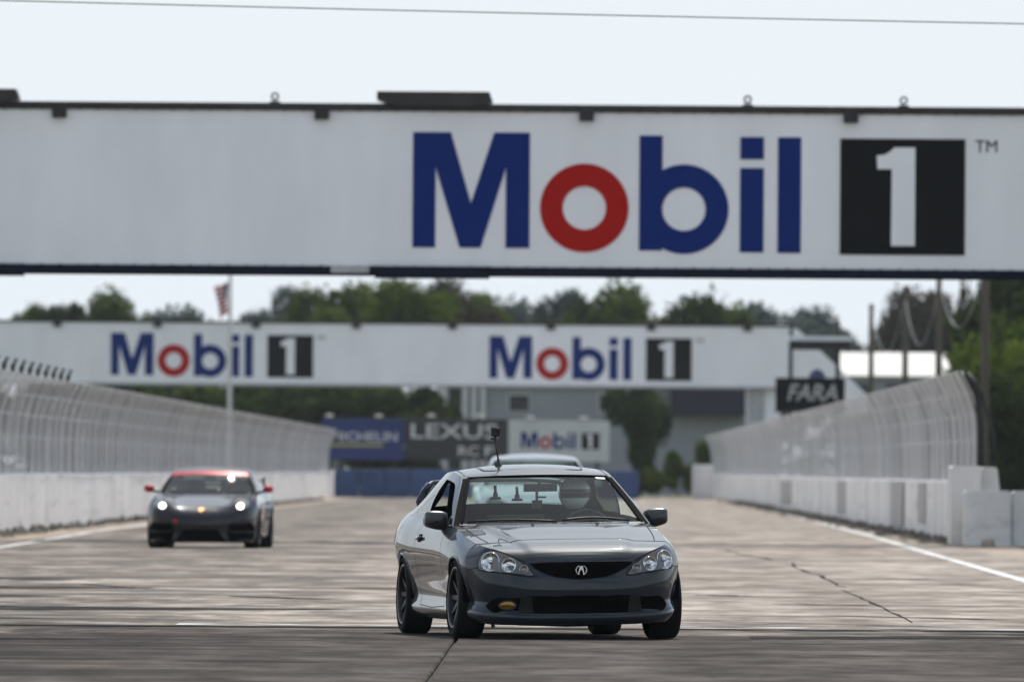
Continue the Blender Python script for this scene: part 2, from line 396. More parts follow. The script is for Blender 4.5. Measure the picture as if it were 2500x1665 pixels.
cross('tar_seam', -9.5, 6.7, 105.5, 106.3, M_seam, .005)
def smear(xa, xb, yc, half, seed):
    g_ = random.Random(seed); n = 40; vs = []
    for i in range(n + 1):
        t = i / n; e = math.sin(math.pi * min(1, t * 1.0 + .25)) ** .6 if t > .3 else 1
        y = yc + .5 * math.sin(t * 7 + seed) + g_.uniform(-.12, .12)
        vs += [(xa + (xb - xa) * t, y - half * e * g_.uniform(.7, 1.1), .0045), (xa + (xb - xa) * t, y + half * e * g_.uniform(.7, 1.1), .0045)]
    mk('rubber_streak', vs, [(2 * i, 2 * i + 2, 2 * i + 3, 2 * i + 1) for i in range(n)], M_rubber, track)
def crack(x0, y0, x1, y1, wx, wy, seed, amp=.09):
    g_ = random.Random(seed); n = max(8, int(math.hypot((x1 - x0) * 4, (y1 - y0) * .5))); vs = []; ox = 0
    for i in range(n + 1):
        t = i / n; ox = .75 * ox + g_.uniform(-amp, amp); k = g_.uniform(.25, 1.2) * math.sin(math.pi * min(.97, max(.03, t))) ** .4
        x, y = x0 + (x1 - x0) * t + ox, y0 + (y1 - y0) * t
        vs += [(x - wx * k, y - wy * k, .0052), (x + wx * k, y + wy * k, .0052)]
    mk('crack', vs, [(2 * i, 2 * i + 1, 2 * i + 3, 2 * i + 2) for i in range(n)], M_crack, track)
M_crack = mat('tarred crack', (.05, .046, .043), .95, spec=.02)
crack(2.95, 112, 3.0, 143, .022, 0, 1, .02); crack(3.04, 146, 3.1, 186, .03, 0, 2, .05); crack(3.1, 186, 2.6, 215, .03, 0, 12, .06)
for k_, (cx0, cy0, cx1, cy1, ww) in enumerate(((1.3, 136, 1.9, 134.5, .35), (2.0, 127, 3.0, 126, .28), (2.3, 117, 4.8, 113, .22), (4.6, 131, 6.4, 130.5, .25), (1.0, 112, 3.4, 108.5, .18), (-3.4, 131, -2.2, 128.5, .4), (-2.4, 141, -1.7, 141.4, .45), (-5.4, 144, -4.7, 140, .4), (-6.8, 126, -5.2, 124, .35), (-1.6, 124, -.8, 123.4, .3), (3.6, 158, 4.6, 157.5, .5), (-7.4, 112, -4.0, 110.5, .22), (-3.0, 101, -1.6, 99.8, .14), (.9, 92, 2.6, 91.2, .10), (-5.2, 93, -3.9, 92.2, .12), (-2.6, 87, -1.3, 86.6, .1), (2.9, 104.5, 4.9, 102.8, .16), (1.1, 98, 2.0, 97.4, .10))):
    crack(cx0, cy0, cx1, cy1, .004, ww, 30 + k_, .05)
smear(-9.5, .5, 119.5, 1.9, 1); smear(-9.5, -3.4, 130, 1.2, 2); smear(-9.5, -2.6, 139, 1.6, 3); smear(-9.5, -4.2, 150, 1.8, 4); smear(1.4, 6.4, 101.5, .9, 5); smear(-8, -2.0, 98, .8, 6)

# debris and weeds along the wall foot
def clumps(name, x0, x1, ya, yb, n, m, label, cat, hmax=.16):
    mb = MB()
    for _ in range(n):
        x = x1 - abs(random.gauss(0, .33)) * (1 if x1 > 0 else -1) if True else 0
        x = min(max(x, min(x0, x1)), max(x0, x1)); y = random.uniform(ya, yb); r = random.uniform(.04, .2); h = random.uniform(.015, hmax) * random.random()
        a = random.uniform(0, 6.3)
        mb.add([(x + r * math.cos(a + k * 2.1), y + 3 * r * math.sin(a + k * 2.1), -.012) for k in range(3)] + [(x + random.uniform(-.05, .05), y, h)], [(0, 1, 3), (1, 2, 3), (2, 0, 3)])
    return tag(mb.build(name, m), label, cat, kind='stuff')
M_weed = mat('weeds and grit', (.07, .06, .045), .95, var=.5, scale=2)
clumps('roadside_grit', 6.3, 7.28, 236, 560, 2600, M_weed, 'dark grit and dry weeds along the foot of the right wall', 'grit')
clumps('roadside_grit', -10.4, -11.03, 236, 560, 1500, M_weed, 'dark grit and dry weeds along the foot of the left wall', 'grit')

# ------------------------------------------------------------------ walls with catch fences
M_mesh = mesh_mat('chain link', (.53, .53, .55), .58)
M_post = mat('galvanised post', (.57, .57, .58), .6, metal=.1, var=.3, scale=1)
M_tip = mat('dark post tip', (.02, .02, .022), .6)
WALL_H = 1.14
def wall_run(side, x, ya, yb, label):
    root = empty('barrier_wall', (x, ya, 0), 0, label, 'wall')
    w = .38 * side; me = None; k = 0; y = ya; Ls = 12.0
    while y < yb - .1:
        if me is None:
            mb = MB(); prof = [(0, 0), (0, WALL_H - .03), (w * .08, WALL_H), (w * .92, WALL_H), (w, WALL_H - .03), (w, 0)]
            n = len(prof); ln = Ls - .02
            vs = [(px, .025, pz) for px, pz in prof] + [(px, ln, pz) for px, pz in prof]
            mb.add(vs, [tuple(range(n)), tuple(range(n, 2 * n))[::-1]] + [(i, i + n, i + 1 + n, i + 1) for i in range(n - 1)])
            o = mb.build('wall_block', M_wall, root); me = o.data
        else:
            o = bpy.data.objects.new('wall_block', me); link(o, root)
        o.location = (random.uniform(-.012, .012), y - ya, random.uniform(-.012, .012)); o.rotation_euler = (0, 0, random.uniform(-.0012, .0012))
        y += Ls; k += 1
    MB().box(w * .15, w * .85, .02, yb - ya, 0, WALL_H - .1).build('core', M_joint, root)
    return root
wr = wall_run(1, XR, 238, 690, 'long white concrete wall under the wire fence on the right of the track')
wl = wall_run(-1, XL, 150, 612, 'long white concrete wall under the wire fence on the left of the track')
M_fade = mat('faded sign patch', (.50, .47, .45), .8, var=.25, scale=1.5, aniso=(1, .6, .8))
for ya, yb, z0, z1 in ((268, 274, .25, 1.08), (286, 296, .1, 1.1), (345, 356, .2, 1.05), (430, 452, .2, 1.0)):
    mk('faded_patch', [(-.02, ya - 238, z0), (-.02, yb - 238, z0), (-.02, yb - 238, z1), (-.02, ya - 238, z1)], [(0, 3, 2, 1)], M_fade, wr)
def fence_run(side, x, ya, yb, label, tip):
    root = empty('catch_fence', (x, ya, 0), 0, label, 'fence')
    s = -side                                         # leans over the track
    prof = [(.12 * side, .95), (.12 * side, 1.9), (.12 * side + .04 * s, 2.35), (.12 * side + .16 * s, 2.75), (.12 * side + .36 * s, 3.14)]
    bay = 4.0; pm = gm = tm = None; y = 0
    while y < yb - ya:
        if gm is None:
            vs = [(px, 0, pz) for px, pz in prof] + [(px, bay + .004, pz) for px, pz in prof]; n = len(prof)
            o = mk('mesh_panel', vs, [(i, i + 1, n + i + 1, n + i) for i in range(n - 1)], M_mesh, root, True); gm = o.data
            q = MB().tube([(px + .05 * side, 0, pz) for px, pz in prof], .024, 6).build('post', M_post, root, True); pm = q.data
            cb = MB()
            for px, pz in prof[1:]: cb.tube([(px + .015 * side, 0, pz), (px + .015 * side, bay, pz)], .012, 4, False)
            c = cb.build('cable', M_post, root, True); cm_ = c.data
            if tip:
                px, pz = prof[-1]
                t = MB().tube([(px, 0, pz), (px + .02 * s, 0, pz + .12), (px + .08 * s, 0, pz + .24)], .05, 6).build('post_tip', M_tip, root, True); tm = t.data
        else:
            o = bpy.data.objects.new('mesh_panel', gm); link(o, root)
            q = bpy.data.objects.new('post', pm); link(q, root); c = bpy.data.objects.new('cable', cm_); link(c, root)
            if tip and ya + y < 284: t = bpy.data.objects.new('post_tip', tm); link(t, root); t.location = (0, y, 0)
        o.location = (random.uniform(-.008, .008), y, random.uniform(-.01, .01)); q.location = (0, y, 0); c.location = (0, y, 0)
        y += bay
    return root
fr_ = fence_run(1, XR, 238.3, 688, 'grey wire catch fence curving over the wall on the right', False)
fl_ = fence_run(-1, XL, 150, 610, 'grey wire catch fence with dark post tips on the left wall', True)
# end frame of the right fence
MB().tube([(.17, 0, .9), (.17, 0, 2.2), (.1, 0, 2.75), (-.1, 0, 3.1)], .07, 8).tube([(.46, 0, 1.0), (.40, 0, 2.0), (.18, 0, 2.75), (.0, 0, 3.05)], .03, 8).build('end_frame', M_steel, fr_, True)
# barrier blocks at the near end of the right wall
def block(name, x0, x1, y0, y1, h, label, slots=0, taper=.0, m=M_white):
    root_loc = ((x0 + x1) / 2, (y0 + y1) / 2, 0); hx, hy = (x1 - x0) / 2, (y1 - y0) / 2
    poly = [(-hx, 0)]
    if slots:
        for k in range(slots):
            c = -hx + 2 * hx * (k + .5) / slots * 1.0; poly += [(c - .13, 0), (c - .10, .12), (c + .10, .12), (c + .13, 0)]
    poly += [(hx, 0), (hx - taper, h - .04), (hx - taper - .04, h), (-hx + .04, h), (-hx, h - .04)]
    o = MB().prism(poly, -hy, hy).build(name, m, None, loc=root_loc); return tag(o, label, 'barrier', 'white barrier blocks by the bridge')
g = lambda px, d: GX(px, d)
d = 233
block('barrier_block', g(2327, d), g(2400, d), 234.0, 236.2, 1.42, 'tall white concrete barrier block ending the right wall')
block('barrier_block', g(2401, d), g(2463, d), 234.3, 235.9, 1.40, 'tall cream barrier block with sloping right end behind the low barrier', taper=.16)
block('barrier_block', g(2353, d), g(2467, d), 232.4, 233.4, .98, 'low white barrier with dark fork slot, beside the right wall end', slots=1)
block('barrier_block', g(2470, d), g(2560, d), 232.5, 233.4, .98, 'low white barrier at the right edge of the picture', slots=1, taper=.10)

# ------------------------------------------------------------------ bridges
LOGO = dict(
    M=[(1009, 323), (1101, 323), (1151, 496), (1207, 323), (1294, 323), (1294, 604), (1236, 604), (1236, 408), (1175, 604), (1124, 604), (1064, 408), (1064, 604), (1009, 604)],
    one=[(2184, 353), (2235, 353), (2235, 593), (2177, 593), (2178, 406), (2143, 406), (2141, 373), (2160, 371), (2174, 363)])
def logo(parent, X, Z, S, y):
    """X,Z: place of the top left corner of the M in the parent's frame, S metres per logo pixel"""
    cx = lambda a: X + (a - 1009) * S
    cz = lambda b: Z - (b - 323) * S
    pl = lambda poly: [(cx(a), cz(b)) for a, b in poly]
    def letter(poly, m, yy=y):
        return MB().prism(pl(poly), yy - .006, yy).build('letter', m, parent)
    letter(LOGO['M'], M_blue)
    MB().ring(cx(1428), cz(505.5), 108 * S, 53 * S, y - .006, y, 56).build('letter', M_red, parent)
    o = MB(); o.ring(cx(1671), cz(507), 109 * S, 53 * S, y - .006, y, 56)
    # stem of the b, its right edge following the counter
    arc = []
    for k in range(15):
        a = math.pi - .62 + 1.24 * k / 14
        arc.append((1671 + 56 * math.cos(a), 507 + 56 * math.sin(a)))
    o.prism(pl([(1562, 328), (1618, 328), (1618, 420)] + [(1622, 440)] + [(1618, 470), (1617, 507), (1618, 545)] + [(1618, 608), (1562, 608)]), y - .008, y - .001)
    o.build('letter', M_blue, parent)
    MB().box(cx(1808), cx(1865.5), y - .006, y, cz(384), cz(330)).box(cx(1808), cx(1865.5), y - .006, y, cz(611), cz(405.5)).build('letter', M_blue, parent)
    MB().box(cx(1900), cx(1956.5), y - .006, y, cz(612), cz(330)).build('letter', M_blue, parent)
    MB().box(cx(2052), cx(2357), y - .006, y, cz(615), cz(332)).build('number_panel', M_black, parent)
    letter(LOGO['one'], M_banner, y - .008)
    v, f = text_poly('TM', 54 * S, 29 * S, bold=0.)
    mk('trademark', [(cx(2381) + a, y - .004, cz(363) + c) for a, b, c in v], f, M_black, parent)

def bridge(dist, xa, xb, zb, zt, depth, label):
    root = empty('track_bridge', ((xa + xb) / 2, dist, 0), 0, label, 'bridge', 'bridges over the track')
    hx = (xb - xa) / 2
    bn = MB(); nx, nz = 60, 8
    vs = []; fs = []
    for i in range(nx + 1):
        for j in range(nz + 1):
            x = -hx + 2 * hx * i / nx; z = zb + (zt - zb) * j / nz
            vs.append((x, .004 + .006 * math.sin(x * 2.1 + j) * (j / nz) ** 2, z))
    for i in range(nx):
        for j in range(nz):
            a = i * (nz + 1) + j; fs.append((a, a + nz + 1, a + nz + 2, a + 1))
    banner = mk('banner', vs, fs, M_banner, root, True)
    MB().box(-hx + .02, hx - .02, .06, depth, zb + .02, zt - .02).build('box_girder', M_grey, root)
    return root, banner, hx
D1 = 232.0; S1 = D1 / F
pt = lambda px, py: P(px, py, D1)
xa1, xb1 = -13.2, 10.4
zt1 = pt(1250, 274).z; zb1 = pt(1250, 652.5).z
br1, bn1, hx1 = bridge(D1, xa1, xb1, zb1, zt1, 2.6, 'near white bridge with one large logo and a big black number panel')
c1 = (xa1 + xb1) / 2
p0 = pt(1009, 323); logo(bn1, p0.x - c1, p0.z, S1, -.006)
B = lambda px: pt(px, 300).x - c1
def zz(py): return zt1 + (274 - py) * S1
MB().box(-hx1, hx1, -.05, .10, zt1, zt1 + .135).build('top_rail', M_steel, br1, bevel=.01)
MB().box(-hx1, hx1, -.06, .14, zb1 - .175, zb1).build('bottom_beam', M_navy, br1, bevel=.01)
for a, b in ((920, 1203), (-250, 46)):
    MB().prism([(B(a), zz(226)), (B(a), zz(246)), (B(a) + .35, zz(262)), (B(b) - .35, zz(262)), (B(b), zz(250)), (B(b) - .06, zz(226))], -.16, .9).build('top_plate', mat('brown steel plate', (.035, .03, .027), .7, var=.3, scale=2), br1)
for a, b in ((905, 1197), (-250, 60)):
    MB().prism([(B(a), zz(652)), (B(a) + .1, zz(681)), (B(b), zz(681)), (B(b), zz(652))], -.14, .5).build('bottom_plate', M_navy, br1)
MB().box(B(810), B(904), -.075, .12, zz(669), zz(652)).build('joint_plate', M_grey, br1)
for px in (145, 786, 1432, 2077, -500, 2700):
    MB().box(B(px) - .13, B(px) + .13, -.12, .1, zt1 - .155, zt1 + .13).build('bracket', M_steel, br1, bevel=.015)
for px in (671, 1825, 2206, -400):
    MB().ring(B(px), zz(240), .075, .04, -.02, .02, 20).box(B(px) - .09, B(px) + .09, -.04, .04, zt1 + .1, zt1 + .165).build('lifting_eye', M_steel, br1)
rmb = MB()
for k in range(70):
    x = -hx1 + .2 + k * .33
    if x > hx1: break
    rmb.box(x - .018, x + .018, -.052, -.01, zt1 - .012, zt1 + .02).box(x - .018, x + .018, -.066, -.01, zb1 - .012, zb1 + .014)
q = rmb.build('lacing', M_steel, br1); q['kind'] = 'stuff'
for x in (-hx1 + .5, hx1 - .5):
    MB().box(x - .3, x + .3, .2, 2.4, 0, zb1 - .17).build('support_tower', M_navy, br1)

D2 = 633.0; S2 = D2 / F
q2 = lambda px, py: P(px, py, D2)
xa2, xb2 = q2(-160, 800).x, q2(1928, 800).x
zt2 = q2(1000, 792).z; zb2 = q2(1000, 938).z; c2 = (xa2 + xb2) / 2
br2, bn2, hx2 = bridge(D2, xa2, xb2, zb2, zt2, 2.4, 'far white bridge showing the same logo twice')
for px, py in ((271, 812), (1195, 820)):
    p0 = q2(px, py); logo(bn2, p0.x - c2, p0.z, S2 * .3665, -.006)
MB().box(-hx2, hx2, -.05, .1, zt2, zt2 + .10).build('top_rail', M_steel, br2)
MB().box(-hx2, hx2, -.05, .1, zb2 - .12, zb2).build('bottom_beam', M_grey, br2)
for px in (140, 385, 625, 870, 1105, 1345, 1590, 1825):
    x = q2(px, 800).x - c2; MB().box(x - .2, x + .2, -.12, .1, zt2 - .22, zt2 + .18).build('bracket', M_steel, br2)
for x in (-hx2 + .6, hx2 - 1.6):
    MB().box(x - .4, x + .4, .3, 2.2, 0, zb2 - .12).build('support_tower', M_grey, br2)
# white sloping stair cheek at the right end
A = [q2(1930, 800), q2(1948, 803), q2(2118, 965), q2(2118, 1010), q2(1930, 1010)]
MB().prism([(a.x - c2, a.z) for a in A], .2, 2.0).build('stair_panel', M_banner, br2)
A = [q2(1822, 950), q2(1905, 950), q2(1905, 1040), q2(1822, 1040)]
MB().prism([(a.x - c2, a.z) for a in A], .4, 2.0).build('tower_panel', M_banner, br2)

# overhead cable close to the camera side
DC = 150.0
mb = MB(); pts = []
for k in range(41):
    px = -1400 + (5300) * k / 40
    y = 2 + .0262 * px - 1.35e-6 * px * px
    pts.append(P(px, y, DC))
mb.tube(pts, .0075, 6)
tag(mb.build('overhead_cable', M_steel, None, True), 'thin dark cable crossing the sky above the near bridge', 'cable')
for p in (pts[0], pts[-1]):
    side = 'left' if p.x < 0 else 'right'
    o = MB().lathe([(0, .16), (p.z + .4, .12), (p.z + .4, 0)], 10, 'z').build('cable_pole', M_wood, None, True, loc=(p.x, DC, 0))
    tag(o, 'wooden pole carrying the overhead cable, beyond the %s picture edge' % side, 'pole', 'poles of the overhead cable')

# ------------------------------------------------------------------ cars
def paint(name, col, metal=.55, rough=.32):
    m = mat(name, col, rough, metal, coat=1.0)
    b = m.node_tree.nodes['Principled BSDF']; b.inputs['Coat Roughness'].default_value = .025; b.inputs['Coat IOR'].default_value = 1.42; b.inputs['Specular IOR Level'].default_value = .1
    return m
M_rubber_t = mat('tyre rubber', (.007, .007, .007), .85, spec=.2, bump=.3, bscale=60)
M_rim = mat('dark wheel rim', (.035, .036, .04), .4, .8)
M_rimlip = mat('rim lip', (.16, .17, .18), .3, .9)
M_plast = mat('black plastic', (.012, .013, .014), .42)
M_matt = mat('matt black and hollow shade', (.003, .003, .0035), .95, spec=.02)  # plain black parts, and painted shade for openings in the closed skin
M_dull = mat('dull black trim', (.008, .008, .009), .9, spec=.05)
M_int = mat('dark interior trim', (.010, .0105, .011), .9, spec=.2)
M_chrome = mat('chrome', (.75, .76, .77), .12, 1.0)
M_glass = glass_mat('windscreen glass', (.84, .95, .90), 0., 1.2)
M_lens = glass_mat('lamp lens', (.96, .97, .97), .0, 1.25)
M_refl = mat('lamp reflector', (.92, .93, .95), .16, 1.0, var=.5, scale=38, var_col=(.18, .18, .19))  # dark mottling in the colour stands in for facet reflections
M_lampbox = mat('smoked lamp housing', (.15, .15, .155), .3, .6)
M_amber = mat('amber lens', (.30, .16, .005), .25, 0., coat=.6)
M_gap = mat('panel gap', (.003, .003, .003), .9)

def inpoly(x, z, poly):
    c = False; n = len(poly); j = n - 1
    for i in range(n):
        xi, zi = poly[i]; xj, zj = poly[j]
        if (zi > z) != (zj > z) and x < (xj - xi) * (z - zi) / (zj - zi) + xi: c = not c
        j = i
    return c
def smooth_poly(ctrl, n=60):
    return [tuple(p) for p in catmull(list(ctrl) + [ctrl[0]], n)[:-1]]
def rounded(ctrl, r=.012, k=4):
    out = []; n = len(ctrl)
    for i in range(n):
        a, b, c = (Vector(ctrl[i - 1]), Vector(ctrl[i]), Vector(ctrl[(i + 1) % n]))
        u, v = (a - b), (c - b); q = min(r, u.length * .45, v.length * .45); u.normalize(); v.normalize()
        for t in range(k + 1):
            s = t / k; p0 = b + u * q; p2 = b + v * q
            out.append(tuple((1 - s) ** 2 * p0 + 2 * s * (1 - s) * b + s * s * p2))
    return out

class Car:
    def __init__(s, cfg, name, loc, rz, label, cat='car', group=None):
        s.c = cfg; s.lean = cfg.get('lean', 0.); s.sz = cfg.get('sz', 1.)
        s.root = empty(name, loc, rz, label, cat, group)
        s.tub(); s.top(); s.make_bvh()
    def T(s, v):
        v = Vector(v); return Vector((v.x, v.y, v.z * s.sz + s.lean * v.x))
    def part(s, name, verts, faces, m, parent=None, smooth=True, normals=None):
        me = bpy.data.meshes.new(name); me.from_pydata([tuple(s.T(v)) for v in verts], [], faces)
        me.materials.append(m)
        if smooth: me.shade_smooth()
        if normals is not None:
            me.normals_split_custom_set_from_vertices([tuple(n) for n in normals])
        o = bpy.data.objects.new(name, me); link(o, parent or s.root); return o
    def mb(s, mb, name, m, parent=None, smooth=False, bevel=0., ang=None):
        mb.v = [s.T(v) for v in mb.v]
        o = mb.build(name, m, parent or s.root, smooth, bevel)
        if ang: smooth_angle(o, ang)
        return o
    # ---- lower body
    def tub(s):
        c = s.c; dense = catmull(c['plan'], 900)
        ya, yb = c['side']                                   # side section, sampled by y
        d0 = np.argmax(dense[:, 1] > ya); d1 = len(dense) - 1 - np.argmax(dense[::-1, 1] < yb)
        def cols_from(i0, i1, n):
            seg = dense[i0:i1 + 1]; L_ = np.r_[0, np.cumsum(np.linalg.norm(np.diff(seg, axis=0), axis=1))]
            t = np.linspace(0, L_[-1], n); return [np.array([np.interp(a, L_, seg[:, 0]), np.interp(a, L_, seg[:, 1])]) for a in t]
        ys = set(np.round(np.arange(ya, yb, .055), 4))
        for yw, rr in c['arch']:
            ys = {y for y in ys if abs(y - yw) > rr + .015}
            ys |= {round(yw - rr * math.cos(math.pi * k / 22), 5) for k in range(23)} | {round(yw - rr - .006, 5), round(yw + rr + .006, 5)}
        for y in c['seams']:
            ys = {q for q in ys if abs(q - y) > .012 or any(abs(abs(q - yw) - rr) < .02 for yw, rr in c['arch'])} | {y}
        ys = sorted(y for y in ys if ya < y < yb)
        seg = dense[d0:d1 + 1]
        side = [np.array([np.interp(y, seg[:, 1], seg[:, 0]), y]) for y in ys]
        cols = cols_from(0, d0, 46)[:-1] + side + cols_from(d1, len(dense) - 1, 22)[1:]
        P2 = np.array(cols); tang = np.gradient(P2, axis=0)
        tl = np.linalg.norm(tang, axis=1, keepdims=True); tang /= np.maximum(tl, 1e-9)
        nrm = np.stack([tang[:, 1], -tang[:, 0]], 1)          # outward
        nrm[0] = (0, -1); nrm[-1] = (0, 1)
        s.P2 = P2; nC = len(P2)
        w = np.array([0, .03, .07, .12, .17, .22, .27, .32, .37, .42, .47, .52, .57, .62, .67, .72, .77, .81, .85, .885, .915, .94, .96, .975, .988, 1.0]); nW = len(w)
        zt = np.empty(nC); zb = np.empty(nC); bl = np.empty(nC)
        for i, (x, y) in enumerate(P2):
            if y < ya: zt[i] = np.interp(x, *c['ztop_front'])
            elif y > yb: zt[i] = c['ztop_rear']
            else: zt[i] = np.interp(y, *c['ztop_side'])
            zb[i] = np.interp(y, *c['zbot'])
            bl[i] = 1 - np.clip((y - c['blend'][0]) / (c['blend'][1] - c['blend'][0]), 0, 1)
        bl = bl * bl * (3 - 2 * bl)
        # a little smoothing of the top line
        for _ in range(3): zt[1:-1] = (zt[:-2] + 2 * zt[1:-1] + zt[2:]) / 4
        pf = np.interp(w, *c['inset_front']); ps = np.interp(w, *c['inset_side'])
        G = np.empty((nC, nW, 3)); zclip = np.zeros(nC)
        for i in range(nC):
            ins = bl[i] * pf + (1 - bl[i]) * ps
            z = zb[i] + (zt[i] - zb[i]) * w
            G[i, :, 0] = P2[i, 0] - nrm[i, 0] * ins; G[i, :, 1] = P2[i, 1] - nrm[i, 1] * ins; G[i, :, 2] = z
            if i == 0 or i == nC - 1: G[i, :, 0] = 0
            y = P2[i, 1]
            for (yw, rr) in c['arch']:
                if abs(y - yw) <= rr + 1e-6: zclip[i] = c['zc'] + math.sqrt(max(0, rr * rr - (y - yw) ** 2))
        G[:, :, 0] = np.maximum(G[:, :, 0], 0)
        du = np.gradient(G, axis=0); dv = np.gradient(G, axis=1)
        nn = np.cross(du, dv); nn /= np.maximum(np.linalg.norm(nn, axis=2, keepdims=True), 1e-9)
        sgn = np.sign(nn[nC // 2, nW // 2, 0]); nn *= sgn
        nn[0, :, 0] = 0; nn[-1, :, 0] = 0
        nn /= np.maximum(np.linalg.norm(nn, axis=2, keepdims=True), 1e-9)
        C = G.copy()
        for i in range(nC):
            if zclip[i] > 0:
                z0 = zclip[i]
                for j in range(nW):
                    if C[i, j, 2] < z0:
                        k = np.interp(z0, G[i, :, 2], np.arange(nW)); a = int(k); f = k - a; b = min(a + 1, nW - 1)
                        C[i, j] = G[i, a] * (1 - f) + G[i, b] * f
        s.G, s.C, s.NN, s.nC, s.nW = G, C, nn, nC, nW
        groups = {}
        for sd in (1, -1):
            for i in range(nC - 1):
                for j in range(nW - 1):
                    q = [C[i, j], C[i + 1, j], C[i + 1, j + 1], C[i, j + 1]]
                    if np.linalg.norm(np.cross(q[2] - q[0], q[3] - q[1])) < 1e-8: continue
                    cy = (q[0][1] + q[1][1] + q[2][1] + q[3][1]) / 4; cz = (q[0][2] + q[1][2] + q[2][2] + q[3][2]) / 4
                    nm = c['panel'](cy, cz)
                    key = (nm, 0) if nm in ('front_bumper', 'rear_bumper') else (nm, sd)
                    idx = [(sd, i, j), (sd, i + 1, j), (sd, i + 1, j + 1), (sd, i, j + 1)]
                    if sd < 0: idx = idx[::-1]
                    groups.setdefault(key, []).append(idx)
        s.bv, s.bf = [], []
        for (nm, sd_), fl in groups.items():
            mp_ = {}; vs = []; ns = []; fs = []
            for idx in fl:
                f = []
                for (sd, i, j) in idx:
                    k = (sd if i not in (0, nC - 1) else 1, i, j)
                    if k not in mp_:
                        mp_[k] = len(vs); p = C[i, j]; n_ = nn[i, j]
                        vs.append((p[0] * sd, p[1], p[2])); ns.append((n_[0] * sd, n_[1], n_[2]))
                    f.append(mp_[k])
                ff = []
                for a in f:
                    if a not in ff and not any((Vector(vs[a]) - Vector(vs[b])).length < 1e-5 for b in ff): ff.append(a)
                if len(ff) >= 3: fs.append(tuple(ff))
            base = len(s.bv); s.bv += [Vector(v) for v in vs]; s.bf += [tuple(a + base for a in f) for f in fs]
            s.part(nm, vs, fs, c['paint'], normals=ns)
    def edge(s, y):
        """tub top edge at side position y -> x, z"""
        e = s.C[:, -1]; m_ = (s.P2[:, 1] > s.c['side'][0]) & (s.P2[:, 1] < s.c['side'][1])
        return np.interp(y, e[m_, 1], e[m_, 0]), np.interp(y, e[m_, 1], e[m_, 2])
    # ---- hood, greenhouse, deck
    def grid(s, name, rows_, m, parent=None):
        nR, nK = len(rows_), len(rows_[0]); vs = [v for r in rows_ for v in r]
        fs = [(i * nK + j, i * nK + j + 1, (i + 1) * nK + j + 1, (i + 1) * nK + j) for i in range(nR - 1) for j in range(nK - 1)]
        base = len(s.bv); s.bv += [Vector(v) for v in vs]; s.bf += [tuple(a + base for a in f) for f in fs]
        return s.part(name, vs, fs, m, parent)
    def top(s):
        c = s.c; E = s.C[:, -1]
        idx = [i for i in range(s.nC) if s.P2[i, 1] <= c['cowl_y']]
        us = np.r_[-1, -.985, -.96, -.92, np.linspace(-.88, .88, 45), .92, .96, .985, 1]
        rows_ = []
        for i in idx[1:]:
            xe, ye, ze = E[i]; zc = np.interp(ye, *c['hood_z'])
            q = np.clip((ye - c['hood_z'][0][0]) / (c['cowl_y'] - c['hood_z'][0][0]), 0, 1)
            r = []
            for u in us:
                a = abs(u); z = ze + (zc - ze) * (1 - a ** c.get('hood_n', 2.4))
                x = u * xe
                cxs = c['crease'][0] + (c['crease'][1] - c['crease'][0]) * q
                k = np.clip((cxs + .05 - abs(x)) / .08, 0, 1); z += c['crease'][2] * k * k * (3 - 2 * k) * np.clip(q * 5, 0, 1)
                r.append((x, ye - c['cowl_bow'] * q * q * (1 - u * u), z))
            rows_.append(r)
        s.hood = s.grid('hood', rows_, c['paint'])
        # greenhouse
        nS = (len(c['C']) - 1) * 8 + 1
        Cc = catmull(c['C'], nS); Rr = catmull(c['R'], nS); S = np.linspace(0, len(c['C']) - 1, nS); s.Cc, s.Rr, s.S = Cc, Rr, S
        ub = c['glass_u']
        U = np.array(sorted(set(list(np.linspace(-ub, ub, 31)) + [-1, -.985, -.96, -.93, 1, .985, .96, .93])))
        def pt(i, u):
            a = abs(u); k = a ** 2.1
            return (u * Rr[i, 0], Cc[i, 0] + (Rr[i, 1] - Cc[i, 0]) * k, Rr[i, 2] + (Cc[i, 1] - Rr[i, 2]) * (1 - k))
        rows_ = [[pt(i, u) for u in U] for i in range(nS)]
        vs = [v for r in rows_ for v in r]; K = len(U)
        tri = {'roof': [], 'windscreen': [], 'rear_window': [], 'pillar_cover': []}
        w0, w1, r0, r1 = c['ws']
        for i in range(nS - 1):
            sm = (S[i] + S[i + 1]) / 2
            for j in range(K - 1):
                um = abs((U[j] + U[j + 1]) / 2); f = (i * K + j, i * K + j + 1, (i + 1) * K + j + 1, (i + 1) * K + j)
                if w0 < sm < w1 and um < ub: tri['windscreen'].append(f)
                elif r0 < sm < r1 and um < ub: tri['rear_window'].append(f)
                elif w0 < sm < w1 and um < .985: tri['pillar_cover'].append(f)
                else: tri['roof'].append(f)
        base = len(s.bv); s.bv += [Vector(v) for v in vs]
        A = np.array(rows_); nn = np.cross(np.gradient(A, axis=0), np.gradient(A, axis=1)); nn /= np.linalg.norm(nn, axis=2, keepdims=True)
        if nn[nS // 2, K // 2, 2] < 0: nn = -nn
        nflat = nn.reshape(-1, 3)
        def sub(name, faces, m, flat):
            mp_ = {}; v2 = []; n2 = []; f2 = []
            for f in faces:
                g_ = []
                for a in f:
                    if a not in mp_: mp_[a] = len(v2); v2.append(vs[a]); n2.append(nflat[a])
                    g_.append(mp_[a])
                f2.append(tuple(g_))
            return s.part(name, v2, f2, m, normals=n2)
